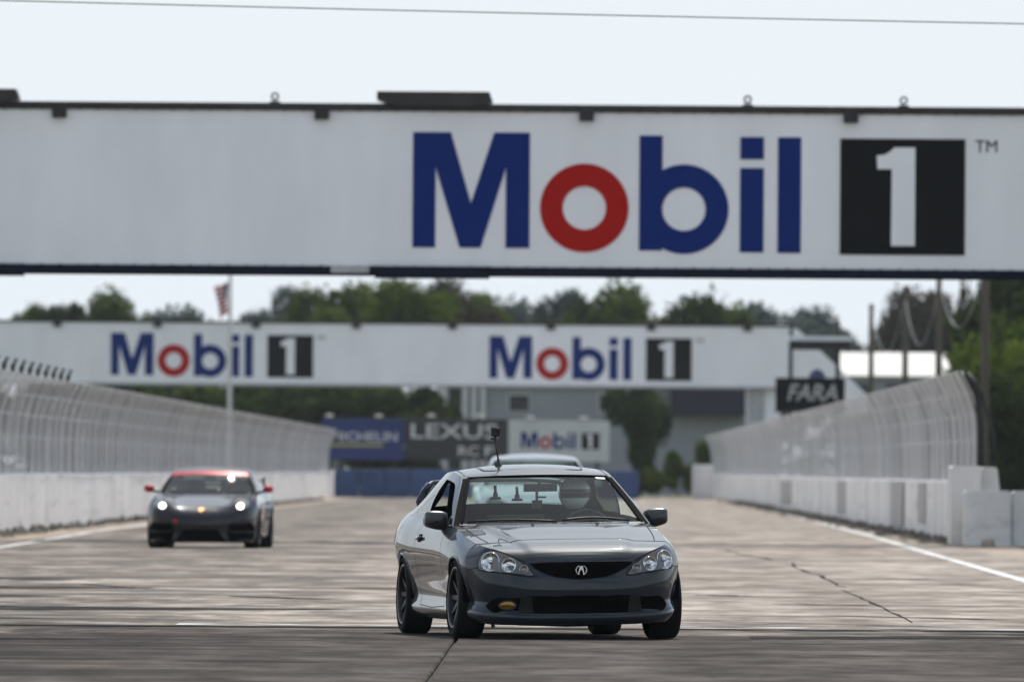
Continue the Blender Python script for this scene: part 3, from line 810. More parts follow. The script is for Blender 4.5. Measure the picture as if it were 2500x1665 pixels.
        for k_, fl in tri.items():
            if k_ == 'pillar_cover':
                for sg_ in (1, -1): sub(k_, [f for f in fl if vs[f[0]][0] * sg_ > 0], M_dull, nflat)
                s.bf += [tuple(a + base for a in f) for f in fl]; continue
            sub(k_, fl, c['paint'] if k_ == 'roof' else M_plast if k_ == 'pillar_cover' else c.get('glass', M_glass), nflat)
            s.bf += [tuple(a + base for a in f) for f in fl]
        # sides of the greenhouse
        By = np.interp(S, np.arange(len(c['By'])), c['By'])
        V = np.array([0, .035, .07, .1, .2, .3, .4, .5, .6, .7, .78, .84, .88, .92, .96, 1.0])
        for sd in (1, -1):
            vs = []; 
            for i in range(nS):
                bx, bz = s.edge(By[i])
                if i == 0: bx, bz, byy = Rr[0, 0], Rr[0, 2], Rr[0, 1]
                else: byy = By[i]
                for v in V:
                    k = v; x = bx + (Rr[i, 0] - bx) * k + .035 * math.sin(math.pi * min(1, v)) * min(1, S[i] / 1.5)
                    vs.append((sd * x, byy + (Rr[i, 1] - byy) * k, bz + (Rr[i, 2] - bz) * k))
            K2 = len(V); fr = []; ql = []
            d0_, d1_, q0, q1 = c['dlo']
            for i in range(nS - 1):
                sm = (S[i] + S[i + 1]) / 2
                for j in range(K2 - 1):
                    vm = (V[j] + V[j + 1]) / 2; f = (i * K2 + j, i * K2 + j + 1, (i + 1) * K2 + j + 1, (i + 1) * K2 + j)
                    if sd > 0: f = f[::-1]
                    if d0_ < sm < d1_ and .07 < vm < .86: continue
                    if q0 < sm < q1 and .1 < vm < .84: ql.append(f)
                    else: fr.append(f)
            mp = lambda fl: (lambda ids: ([vs[a] for a in ids], [tuple(ids.index(a) for a in f) for f in fl]))(sorted({a for f in fl for a in f}))
            v_, f_ = mp(fr); s.part('window_frame', v_, f_, c['paint'])
            base = len(s.bv); s.bv += [Vector(v) for v in vs]; s.bf += [tuple(a + base for a in f) for f in fr + ql]
            if ql: v_, f_ = mp(ql); s.part('quarter_window', v_, f_, c.get('qglass', glass_mat('quarter glass', (.25, .28, .27), 0, 1.55)))
        # rear deck
        yb = c['By'][-1]; idx = [i for i in range(s.nC) if s.P2[i, 1] >= yb - .05]
        rows_ = []
        for i in idx[:-1]:
            xe, ye, ze = E[i]; rows_.append([(u * xe, ye, ze + .03 * (1 - u * u)) for u in np.linspace(-1, 1, 21)])
        s.grid('boot_lid', rows_, c['paint'])
    def make_bvh(s): s.bvh = BVHTree.FromPolygons(s.bv, s.bf)
    def front(s, x, z, off=.0, y0=-4.):
        h, n, i, d_ = s.bvh.ray_cast(Vector((x, y0, z)), Vector((0, 1, 0)))
        if h is None: return None
        if n.y > 0: n = -n
        return h + n * off, n
    def sidept(s, y, z, sd, off=0.):
        h, n, i, d_ = s.bvh.ray_cast(Vector((sd * 3, y, z)), Vector((-sd, 0, 0)))
        if h is None: return None
        if n.x * sd < 0: n = -n
        return h + n * off, n
    def down(s, x, y, off=0.):
        h, n, i, d_ = s.bvh.ray_cast(Vector((x, y, 3)), Vector((0, 0, -1)))
        if h is None: return None
        if n.z < 0: n = -n
        return h + n * off, n
    def patch(s, name, poly, m, off=.003, bulge=0., step=.022, proj='front', sd=1, parent=None, edge=.05):
        xs = [p[0] for p in poly]; zs = [p[1] for p in poly]
        pts = [Vector(p) for p in poly]; ne = len(pts); edges = [(i, (i + 1) % ne) for i in range(ne)]
        def dist(q):
            best = 9
            for i in range(ne):
                a, b = pts[i], pts[(i + 1) % ne]; ab = b - a; t = max(0, min(1, (q - a).dot(ab) / max(ab.length_squared, 1e-12))); best = min(best, (a + ab * t - q).length)
            return best
        inn = []
        for x in np.arange(min(xs) + step / 2, max(xs), step):
            for z in np.arange(min(zs) + step / 2, max(zs), step):
                if inpoly(x, z, poly):
                    q = Vector((x, z)); dd = dist(q)
                    if dd > step * .4: inn.append((q, dd))
        res = delaunay_2d_cdt(pts + [q for q, _ in inn], edges, [], 1, 1e-6)
        v2, f2, org = res[0], res[2], res[3]
        vs = []; bad = set()
        for k, q in enumerate(v2):
            b = 0.
            if bulge:
                dd = dist(q); t = min(1, dd / edge); b = bulge * math.sqrt(max(0, 1 - (1 - t) ** 2))
            r = s.front(q.x, q.y, off + b) if proj == 'front' else s.sidept(q.x, q.y, sd, off + b) if proj == 'side' else s.down(q.x, q.y, off + b)
            if r is None: bad.add(k); vs.append(Vector((0, 0, 0)))
            else: vs.append(r[0])
        fs = [tuple(f) for f in f2 if not any(a in bad for a in f)]
        me_o = s.part(name, vs, fs, m, parent, True)
        bm = bmesh.new(); bm.from_mesh(me_o.data); bmesh.ops.recalc_face_normals(bm, faces=bm.faces)
        tot = sum((f.normal.y if proj == 'front' else -f.normal.x * sd if proj == 'side' else -f.normal.z) for f in bm.faces)
        if tot > 0: bmesh.ops.reverse_faces(bm, faces=bm.faces)
        bm.to_mesh(me_o.data); bm.free(); me_o.data.shade_smooth()
        return me_o
    def seam(s, name, pts, wdt=.006, proj='front', sd=1, m=None, off=.0022, n=None, closed=False, parent=None):
        if n: pts = [tuple(p) for p in catmull(pts, n)]
        # densify
        dn = []
        for a, b in zip(pts[:-1], pts[1:]):
            k = max(1, int((Vector(b) - Vector(a)).length / .02))
            dn += [tuple(Vector(a).lerp(Vector(b), t / k)) for t in range(k)]
        dn.append(pts[-1]); H = []
        for p in dn:
            r = s.front(*p, off) if proj == 'front' else s.sidept(*p, sd, off) if proj == 'side' else s.down(*p, off)
            if r: H.append(r)
        vs = []; fs = []
        for i, (h, nn) in enumerate(H):
            t = (H[min(i + 1, len(H) - 1)][0] - H[max(i - 1, 0)][0]).normalized(); b = t.cross(nn).normalized() * wdt / 2
            vs += [h - b, h + b]
        fs = [(2 * i, 2 * i + 1, 2 * i + 3, 2 * i + 2) for i in range(len(H) - 1)]
        return s.part(name, vs, fs, m or M_gap, parent, False)
    def wheels(s, specs, r, wt, rim_r, spokes=10, m_rim=M_rim):
        for (x, y, sd, steer, camber) in specs:
            e = MB(); hw = wt / 2
            e.lathe([(-hw * .80, rim_r * .98), (-hw * .97, rim_r + (r - rim_r) * .35), (-hw * .99, r - .055), (-hw * .93, r - .022), (-hw * .78, r - .006), (-hw * .4, r - .001), (0, r), (hw * .4, r - .001), (hw * .78, r - .006), (hw * .93, r - .022), (hw * .99, r - .055), (hw * .97, rim_r + (r - rim_r) * .35), (hw * .80, rim_r * .98)], 56)
            rm = MB()
            o_ = sd * hw
            rm.lathe([(o_ * .86, rim_r * 1.0), (o_ * .90, rim_r * .985), (o_ * .84, rim_r * .93), (o_ * .3, rim_r * .88), (-o_ * .7, rim_r * .9)], 40)
            rm.lathe([(o_ * .55, 0.001), (o_ * .55, rim_r * .22), (o_ * .35, rim_r * .26), (-o_ * .2, rim_r * .3)], 24)
            rm.lathe([(-o_ * .1, .001), (-o_ * .1, rim_r * .7)], 24)
            for k in range(spokes):
                a = 2 * math.pi * k / spokes; ca, sa = math.cos(a), math.sin(a)
                def sp(ax, rr, tt): return (ax, rr * ca - tt * sa, rr * sa + tt * ca)
                t0, t1 = .020, .013
                rm.add([sp(o_ * .52, rim_r * .2, -t0), sp(o_ * .52, rim_r * .2, t0), sp(o_ * .72, rim_r * .93, t1), sp(o_ * .72, rim_r * .93, -t1),
                        sp(o_ * .2, rim_r * .2, -t0), sp(o_ * .2, rim_r * .2, t0), sp(o_ * .45, rim_r * .93, t1), sp(o_ * .45, rim_r * .93, -t1)],
                       [(0, 1, 2, 3), (4, 7, 6, 5), (0, 4, 5, 1), (1, 5, 6, 2), (2, 6, 7, 3), (3, 7, 4, 0)])
            w_ = rm.build('wheel', m_rim, s.root); smooth_angle(w_, 40)
            w_.location = (x - sd * hw, y, r - .004); w_.rotation_euler = Euler((0, sd * -camber, steer))
            t_ = e.build('tyre', M_rubber_t, w_, True)
            lp = MB().lathe([(o_ * .865, rim_r * 1.012), (o_ * .93, rim_r * 1.0), (o_ * .90, rim_r * .965)], 44).build('rim_lip', M_rimlip, w_, True)
    def underside(s, x1, ya, yb, z0, z1, archr):
        s.mb(MB().box(-x1, x1, ya, yb, z0, z1), 'underbody', M_matt)
        for (yw, rr) in s.c['arch']:
            for sd in (1, -1):
                mb = MB(); n = 16; xo = np.interp(yw, s.P2[:, 1], s.P2[:, 0]) if False else s.c['hw'] - .03
                vs = []
                for k in range(n + 1):
                    a = math.pi * (k / n) ; y = yw - (rr + .004) * math.cos(a); z = s.c['zc'] + (rr + .004) * math.sin(a)
                    vs += [(sd * .48, y, z), (sd * xo, y, z)]
                mb.add(vs, [(2 * i, 2 * i + 1, 2 * i + 3, 2 * i + 2) for i in range(n)])
                mb.add([vs[2 * i] for i in range(n + 1)], [tuple(range(n + 1))])
                s.mb(mb, 'wheel_well', M_matt)
                # rolled arch lip
                pts = []
                for k in range(25):
                    a = math.pi * (.02 + .96 * k / 24); y = yw - (rr + .012) * math.cos(a); z = s.c['zc'] + (rr + .012) * math.sin(a)
                    r_ = s.sidept(y, z, sd, .0)
                    if r_: pts.append(r_[0])
                s.mb(MB().tube(pts, .008, 6), 'arch_lip', s.c['paint'], None, True)

# ---- lead coupe -----------------------------------------------------------
PAINT_A = paint('dark grey metallic paint', (.012, .020, .029), .15, .45)
def panelA(y, z):
    if y < -.335 and z < .53: return 'front_bumper'
    if y < .62: return 'fender'
    if y < 1.95: return 'side_skirt' if z < .235 else 'door'
    if y > 3.0 and z < .62: return 'rear_bumper'
    return 'quarter_panel'
ARCH_A = [(0.0, .335), (2.57, .335)]
cfgA = dict(paint=PAINT_A, lean=.019, hw=.862,
    plan=[(0, -.815), (.2, -.808), (.38, -.785), (.54, -.735), (.66, -.655), (.745, -.54), (.795, -.43), (.83, -.31), (.856, 0), (.862, .4), (.858, 1.0), (.858, 1.6), (.862, 2.2), (.864, 2.6), (.85, 2.95), (.81, 3.2), (.72, 3.36), (.5, 3.45), (.25, 3.48), (0, 3.49)],
    side=(-.43, 3.2), arch=ARCH_A, zc=.292, seams=[.62, 1.95, -.338, 3.0],
    ztop_front=([0, .3, .40, .50, .60, .70, .78], [.592, .594, .604, .628, .66, .692, .715]),
    ztop_side=([-.43, -.2, 0, .3, .6, 1.0, 1.5, 2.0, 2.6, 3.0, 3.2], [.718, .752, .782, .826, .862, .884, .895, .905, .925, .938, .942]), ztop_rear=.945,
    zbot=([-.82, -.6, -.43, -.3, .3, 2.2, 2.6, 3.0, 3.5], [.112, .125, .148, .15, .145, .15, .18, .2, .22]),
    blend=(-.62, -.25),
    inset_front=([0, .06, .13, .2, .24, .3, .42, .55, .66, .76, .85, .91, .96, 1.0], [.035, .006, .0, .012, .032, .028, .018, .014, .017, .025, .036, .046, .056, .070]),
    inset_side=([0, .05, .12, .17, .22, .3, .45, .6, .72, .82, .9, .95, 1.0], [.075, .036, .026, .042, .052, .047, .028, .009, .0, .010, .034, .060, .10]),
    panel=panelA, cowl_y=.62, cowl_bow=.20,
    hood_z=([-.745, -.735, -.712, -.68, -.63, -.56, -.45, -.3, -.1, .1, .3, .45, .62], [.592, .614, .640, .663, .685, .705, .725, .749, .779, .810, .838, .856, .868]), hood_n=2.6,
    crease=(.36, .60, .015),
    C=[(.40, .860), (.70, 1.005), (.98, 1.128), (1.25, 1.236), (1.45, 1.287), (1.8, 1.322), (2.2, 1.305), (2.5, 1.245), (2.85, 1.12), (3.2, .985)],
    R=[(.772, .62, .862), (.712, .85, .988), (.648, 1.08, 1.115), (.592, 1.30, 1.220), (.584, 1.5, 1.256), (.585, 1.8, 1.274), (.572, 2.2, 1.255), (.55, 2.5, 1.195), (.545, 2.85, 1.08), (.57, 3.2, .965)],
    By=[.64, .95, 1.2, 1.45, 1.66, 1.92, 2.25, 2.55, 2.85, 3.18],
    ws=(.06, 2.94, 7.1, 8.75), glass_u=.905, dlo=(.75, 4.9, 5.15, 7.3))
A0 = P(1376, 1557, 100.0)
YAW_A = R_(9.5)
carA = Car(cfgA, 'coupe', (A0.x, 100.0, 0), YAW_A, 'dark grey coupe with roof camera and open passenger window, leading on the track')
a = carA
a.underside(.60, -.62, 3.3, .135, .34, 0)
a.wheels([(.864, 0, 1, R_(1.5), R_(2.2)), (-.864, 0, -1, R_(1.5), R_(2.2)), (.862, 2.57, 1, 0, R_(1.5)), (-.862, 2.57, -1, 0, R_(1.5))], .308, .232, .232, 10)
SIL = {}
# grille
gr = smooth_poly([(-.40, .583), (-.2, .589), (0, .590), (.2, .589), (.40, .583), (.335, .528), (.22, .478), (.10, .458), (0, .452), (-.10, .458), (-.22, .478), (-.335, .528)], 72)
grille = a.patch('grille', gr, M_matt, .0035)  # black patch on the closed nose paints the shade of the recess
for z0, hwid in ((.558, .355), (.528, .315), (.498, .25)):
    a.seam('grille_bar', [(-hwid, z0), (0, z0 - .004), (hwid, z0)], .005, m=M_matt, off=.008, parent=grille)
a.seam('grille_edge', gr + [gr[0]], .007, m=PAINT_A, off=.005, parent=grille)
# emblem: oval open ring with a caliper A
h, n_ = a.front(0, .525, .0)
yE = h.y - .016
em = MB(); k = 28
for sg in (1, -1):
    pts = [(sg * .058 * math.cos(t), yE, .525 + .05 * math.sin(t)) for t in np.linspace(-1.15, 1.15, k)]
    em.tube(pts, .0052, 6)
for sg in (1, -1):
    em.add([(sg * .006, yE, .571), (sg * .016, yE, .571) , (sg * .036, yE, .480), (sg * .024, yE, .480), (sg * .006, yE + .012, .571), (sg * .016, yE + .012, .571), (sg * .036, yE + .012, .480), (sg * .024, yE + .012, .480)],
           [(0, 1, 2, 3), (4, 5, 6, 7), (0, 1, 5, 4), (1, 2, 6, 5), (2, 3, 7, 6), (3, 0, 4, 7)])
em.add([(-.007, yE, .571), (.007, yE, .571), (.019, yE, .512), (0, yE, .536), (-.019, yE, .512)], [(0, 1, 2, 3), (0, 3, 4)])
em.v = [Vector((v.x * .70, v.y, .525 + (v.z - .525) * .72)) for v in em.v]
a.mb(em, 'emblem', M_chrome)
# lower intake
itk = rounded([(-.70, .262), (-.635, .325), (-.35, .335), (0, .337), (.35, .335), (.635, .325), (.70, .262), (.66, .212), (.3, .200), (0, .197), (-.3, .200), (-.66, .212)], .03)
intake = a.patch('lower_intake', itk, M_matt, .0035)  # flat black on the bumper skin stands in for the shaded hollow
for sg in (1, -1):
    a.patch('intake_strut', rounded([(sg * .36, .202), (sg * .475, .208), (sg * .455, .330), (sg * .375, .330)], .01), mat('grey strut', (.016, .017, .016), .7, spec=.12), .009, parent=intake)
    for zz_ in (.235, .265, .295):
        pass
for z0 in (.232, .268, .302):
    a.seam('intake_bar', [(-.35, z0), (.35, z0)], .005, m=M_matt, off=.006, parent=intake)
fg = [(-.545 + .052 * math.cos(t), .268 + .029 * math.sin(t)) for t in np.linspace(0, 2 * math.pi, 28)[:-1]]
a.patch('fog_lamp', fg, M_amber, .012, .02, .012, edge=.03)
fgb = [(-.545 + .066 * math.cos(t), .268 + .040 * math.sin(t)) for t in np.linspace(0, 2 * math.pi, 28)[:-1]]
a.patch('fog_lamp_bezel', fgb, M_plast, .008, 0)
fgh = [(.555 + .06 * math.cos(t), .268 + .038 * math.sin(t)) for t in np.linspace(0, 2 * math.pi, 28)[:-1]]
a.patch('fog_lamp_hole_shade', fgh, M_matt, .008, 0)  # no cut-out: the dark of the empty opening is painted on
# headlights
HL = [(.352, .494), (.40, .545), (.47, .604), (.55, .648), (.62, .674), (.672, .676), (.712, .652), (.735, .605), (.742, .555), (.728, .532), (.62, .516), (.48, .499), (.385, .484)]
for sg in (1, -1):
    hp = smooth_poly([(sg * x, z) for x, z in HL], 78)
    box = a.patch('headlight', hp, M_lampbox, .0035, parent=None)
    a.seam('headlight_edge', hp + [hp[0]], .009, m=M_gap, off=.006, parent=box)
    for cx_, cz_, r_ in ((.662, .594, .072), (.538, .566, .054), (.432, .535, .033)):
        c0, n0 = a.front(sg * cx_, cz_, .0)
        q = MB(); prof = [(-.006, r_ * .99), (-.012, r_ * 1.02), (-.010, r_ * .93)]
        ring = MB(); bowl = MB()
        for tgt, pr, nseg in ((ring, [(-.014, r_ * .93), (-.020, r_ * .98), (-.014, r_ * 1.03)], 36), (bowl, [(-.016, r_ * .94), (-.009, r_ * .78), (-.006, r_ * .5), (-.005, r_ * .24)], 30)):
            tgt.lathe(pr, nseg, 'y')
        bulb = MB().lathe([(-.005, r_ * .26), (-.016, r_ * .2), (-.022, r_ * .1), (-.024, .0005)], 16, 'y')
        # lean with the surface, but less so than the skin itself
        tq = Vector((0, -1, 0)).rotation_difference((n0 * .75 + Vector((0, -.5, 0))).normalized())
        for mb_ in (ring, bowl, bulb): mb_.v = [c0 + tq @ v for v in mb_.v]
        rf = a.mb(bowl, 'reflector', M_refl if r_ > .035 else mat('smoked reflector', (.22, .2, .2), .25, .9), box, True)
        a.mb(ring, 'reflector_ring', M_chrome, box, True)
        a.mb(bulb, 'bulb_cap', M_chrome, box, True)
    a.patch('side_marker', smooth_poly([(sg * .50, .612), (sg * .57, .642), (sg * .61, .652), (sg * .57, .628)], 20), mat('amber reflector', (.25, .16, .05), .3, .3), .006, parent=box)
    a.patch('headlight_lens', hp, M_lens, .006, .026, .018, edge=.05, parent=box)
a.seam('lip_gap', [(-.80, .240), (-.70, .222), (-.45, .192), (0, .182), (.45, .192), (.70, .222), (.80, .240)], .004, n=40)
# seams
for sg in (1, -1):
    a.seam('hood_gap', [(sg * .70, .86 - .002), (sg * .735, .80), (sg * .725, .745), (sg * .69, .70)], .007, 'front') if False else None
    a.seam('hood_gap', [(sg * .71, .52), (sg * .70, .30), (sg * .685, .05), (sg * .665, -.15), (sg * .640, -.33)], .007, 'down')
    a.seam('hood_gap', [(sg * .645, .689), (sg * .55, .656), (sg * .47, .613), (sg * .41, .590)], .008)
    a.seam('bumper_gap', [(sg * .74, .55), (sg * .78, .545), (sg * .815, .535)], .006)
    a.seam('bumper_gap', [(-.335, .535), (-.345, .47), (-.35, .40)], .005, 'side', sg)
    a.seam('door_gap', [(.70, .87), (.635, .70), (.625, .45), (.63, .25)], .006, 'side', sg)
    a.seam('door_gap', [(1.86, .90), (1.93, .72), (1.93, .5), (1.86, .30), (1.80, .25)], .006, 'side', sg)
    a.seam('door_gap', [(.63, .25), (1.2, .235), (1.80, .25)], .006, 'side', sg)
    hd, nn_ = a.sidept(1.72, .765, sg, .012)
    a.mb(MB().box(hd.x - .016, hd.x + .016, 1.62, 1.82, .748, .782), 'door_handle', PAINT_A, None, True, .012)
    a.patch('handle_cup', rounded([(1.64, .735), (1.80, .735), (1.80, .795), (1.64, .795)], .02), M_matt, .002, proj='side', sd=sg)
    # mirror
    mbm = MB(); cx_, cy_, cz_ = sg * .858, .86, .908
    prof = []
    for v in np.linspace(0, 1, 9):
        yy = -.075 + .15 * v; sc_ = (1 - (1 - min(1, v * 1.9)) ** 3.4) ** .5 if v < .52 else 1 - .05 * (v - .52)
        sc_ = max(.04, sc_)
        prof.append((yy, sc_))
    nseg = 32; vs = []
    for yy, q_ in prof:
        for t in range(nseg):
            an = 2 * math.pi * t / nseg; ca, sa = math.cos(an), math.sin(an); e_ = 5.0
            rx = .090 * q_ * math.copysign(abs(ca) ** (2 / e_), ca); rz_ = .073 * q_ * math.copysign(abs(sa) ** (2 / e_), sa)
            taper = 1 - .18 * (rx * sg / .09 > 0) * abs(rx) / .09
            vs.append((cx_ + rx, cy_ + yy, cz_ + rz_ * taper + .01 * (rx * sg) / .09))
    fs = [(i * nseg + t, i * nseg + (t + 1) % nseg, (i + 1) * nseg + (t + 1) % nseg, (i + 1) * nseg + t) for i in range(len(prof) - 1) for t in range(nseg)]
    fs += [tuple(range(nseg)), tuple(range((len(prof) - 1) * nseg, len(prof) * nseg))]
    mbm.add(vs, fs)
    a.mb(mbm, 'mirror', mat('satin black mirror shell', (.022, .023, .024), .32, .0, coat=.5), None, True, ang=50)
    a.mb(MB().tube([(sg * .74, .90, .855), (sg * .79, .885, .868), (sg * .82, .87, .885)], [.034, .028, .03], 10), 'mirror_arm', M_plast, None, True)
    a.seam('roof_drip', [(sg * .555, 1.36), (sg * .552, 1.6), (sg * .545, 2.0), (sg * .53, 2.3)], .014, 'down', m=M_plast)
# windscreen surround and cowl
i3 = 24
ws_edge = lambda i, u: (u * a.Rr[i, 0], a.Cc[i, 0] + (a.Rr[i, 1] - a.Cc[i, 0]) * abs(u) ** 2.1, a.Rr[i, 2] + (a.Cc[i, 1] - a.Rr[i, 2]) * (1 - abs(u) ** 2.1))
top_pts = [Vector(ws_edge(i3, u)) + Vector((0, -.004, .003)) for u in np.linspace(-.905, .905, 31)]
a.mb(MB().tube(top_pts, .008, 6), 'windscreen_seal', M_dull, None, True)
for sg in (1, -1):
    a.mb(MB().tube([Vector(ws_edge(i, sg * .905)) + Vector((sg * .003, -.005, .003)) for i in range(0, i3 + 1, 2)], .011, 6), 'windscreen_seal', M_dull, None, True)
cow = []; U_ = np.linspace(-.93, .93, 33)
vs = []
for u in U_:
    p = Vector(ws_edge(0, u)); p2 = Vector(ws_edge(2, u))
    vs += [p + Vector((0, -.035, .004)), p + (p2 - p) * .35 + Vector((0, -.004, .006))]
a.part('cowl', vs, [(2 * i, 2 * i + 1, 2 * i + 3, 2 * i + 2) for i in range(len(U_) - 1)], M_plast)
def wiper(u0, u1, rise):
    pts = []
    for t in np.linspace(0, 1, 12):
        u = u0 + (u1 - u0) * t; i = 1.0 + rise * math.sin(math.pi * min(1, t * .9 + .1)) * 2.2
        k = int(i); f = i - k; p = Vector(ws_edge(k, u)).lerp(Vector(ws_edge(k + 1, u)), f) + Vector((0, -.016, .012)); pts.append(p)
    a.mb(MB().tube(pts, .009, 6), 'wiper', M_plast, None, True)
wiper(-.86, .02, .35); wiper(.08, .78, .6)
for x in (-.20, .30):
    h, n_ = a.down(x, .27, .004); a.mb(MB().lathe([(0, .014), (.01, .012), (.014, .0005)], 12, 'z', h), 'washer_nozzle', M_plast, None, True)
# sunroof
sr = rounded([(-.39, 1.46), (.39, 1.46), (.40, 1.95), (-.40, 1.95)], .09, 6)
a.patch('sunroof', sr, PAINT_A, .003, 0, .03, 'down')
a.seam('sunroof_gap', sr + [sr[0]], .009, 'down', off=.0045)
# sticker on the screen
i_, p_ = 22, None
st = [Vector(ws_edge(23, .74)), Vector(ws_edge(23, .87)), Vector(ws_edge(22, .87)), Vector(ws_edge(22, .76))]
a.part('windscreen_sticker', [v + Vector((0, -.004, .003)) for v in st], [(0, 1, 2, 3)], mat('white sticker', (.8, .8, .8), .5), smooth=False)
# rear wing
wb = MB(); vs = []
for x, yc, zc_ in ((-.56, 3.32, 1.13), (-.50, 3.28, 1.185), (-.25, 3.27, 1.205), (.25, 3.27, 1.205), (.50, 3.28, 1.185), (.56, 3.32, 1.13)):
    vs += [(x, yc - .10, zc_ - .005), (x, yc + .02, zc_ + .018), (x, yc + .14, zc_ + .012), (x, yc + .13, zc_ - .012), (x, yc, zc_ - .022)]
fs = [(i * 5 + k, i * 5 + (k + 1) % 5, (i + 1) * 5 + (k + 1) % 5, (i + 1) * 5 + k) for i in range(5) for k in range(5)] + [(0, 1, 2, 3, 4), (25, 26, 27, 28, 29)]
wb.add(vs, fs); wing = a.mb(wb, 'rear_wing', PAINT_A, None, True)
for sg in (1, -1):
    a.mb(MB().tube([(sg * .635, 3.26, .935), (sg * .605, 3.29, 1.03), (sg * .565, 3.31, 1.11), (sg * .52, 3.31, 1.175)], [.04, .034, .032, .03], 10), 'wing_leg', PAINT_A, wing, True)
# tail lamp sliver on the flank
for sg in (1, -1):
    a.patch('tail_lamp', smooth_poly([(3.06, .74), (3.18, .72), (3.18, .86), (3.10, .87)], 24), mat('red lens', (.25, .01, .012), .2, coat=.5), .004, proj='side', sd=sg)
# cabin
s_ = a
a.mb(MB().box(-.70, .70, .66, .98, .30, .80).add([(-.70, .55, .80), (.70, .55, .80), (.70, .98, .845), (-.70, .98, .845)], [(0, 1, 2, 3)]), 'dashboard', M_int, None, False)
a.mb(MB().box(-.72, .72, .6, 3.2, .30, .36), 'cabin_floor', M_int)
a.mb(MB().box(-.66, .66, 2.55, 2.75, .36, .93), 'rear_bench', M_int, None, False, .03)
a.mb(MB().box(-.60, .60, 2.75, 3.2, .88, .91), 'parcel_shelf', M_int)
a.mb(MB().box(-.56, .56, 3.14, 3.17, .86, .992), 'boot_bulkhead', M_int)
for sg in (1, -1):
    a.mb(MB().box(sg * .36 - .25, sg * .36 + .25, 1.62, 2.05, .36, .52), 'seat', M_int, None, False, .04)
    bk = MB(); bk.add([(sg * .36 + q * w_, y, z) for (w_, y, z) in ((.24, 1.90, .50), (.26, 1.98, .74), (.22, 2.03, .88), (.14, 2.05, .92)) for q in (-1, 1)] + [(sg * .36 + q * w_, y + .12, z) for (w_, y, z) in ((.24, 1.90, .50), (.26, 1.98, .74), (.22, 2.03, .88), (.14, 2.05, .92)) for q in (-1, 1)],
           [(0, 1, 3, 2), (2, 3, 5, 4), (4, 5, 7, 6), (8, 10, 11, 9), (10, 12, 13, 11), (12, 14, 15, 13), (0, 2, 10, 8), (2, 4, 12, 10), (4, 6, 14, 12), (1, 9, 11, 3), (3, 11, 13, 5), (5, 13, 15, 7), (6, 7, 15, 14), (0, 8, 9, 1)])
    a.mb(bk, 'seat_back', M_int, None, False, .02)
    a.mb(MB().box(sg * .36 - .11, sg * .36 + .11, 2.06, 2.14, .91, .98), 'head_rest', M_int, None, False, .03)
    a.mb(MB().box(sg * .74 - .015, sg * .74 + .015, .7, 2.3, .36, .87), 'door_card', M_int)
    a.mb(MB().tube([Vector((sg * .60, 1.95, .36)), Vector((sg * .58, 1.98, .9)), Vector((sg * .53, 2.0, 1.235))], .03, 8), 'pillar_trim', M_int, None, True)
a.mb(MB().box(-.52, .52, 1.34, 2.5, 1.222, 1.228), 'headliner', M_int)
a.mb(MB().box(-.13, .13, 1.12, 1.15, 1.115, 1.175).tube([(0, 1.16, 1.15), (0, 1.2, 1.21)], .012, 6), 'rear_view_mirror', M_plast, None, False)
for x, z0 in ((-.19, 1.045), (-.36, 1.06)):
    a.mb(MB().lathe([(0, .0005), (0, .045), (.018, .04), (.022, .02), (.05, .018)], 16, 'z', (x, 1.08, z0)).tube([(x, 1.08, z0 + .05), (x, 1.10, z0 + .11)], .012, 6), 'suction_mount', M_plast, None, True)
a.mb(MB().box(-.075, .0, 1.04, 1.08, .985, 1.05).tube([(-.04, 1.06, 1.05), (-.035, 1.09, 1.14)], .012, 6).box(-.03, .03, 1.05, 1.065, 1.065, 1.08), 'dash_camera', M_plast, None, False)
swp = [(.36 + .185 * math.cos(t), 1.12 + .05 * math.sin(t) * .6, .80 + .165 * math.sin(t)) for t in np.linspace(0, 2 * math.pi, 40)]
a.mb(MB().tube(swp, .015, 8, False).tube([(.19, 1.12, .80), (.36, 1.1, .79), (.53, 1.12, .80)], .018, 6), 'steering_wheel', M_plast, None, True)
# under-bumper bits
a.mb(MB().add([(x, -.70 + .06 * abs(x), z) for x, z in ((-.60, .13), (-.45, .112), (-.25, .105), (-.10, .098), (.05, .098), (.2, .108), (.45, .112), (.60, .13))] + [(x, -.52, .15) for x in (-.6, -.45, -.25, -.1, .05, .2, .45, .6)],
              [(i, i + 1, i + 9, i + 8) for i in range(7)]), 'splash_tray', M_matt)
a.mb(MB().tube([(-.585, -.2, .16), (-.58, -.2, .11), (-.575, -.2, .095)], [.02, .014, .018], 6), 'tow_eye', M_plast)

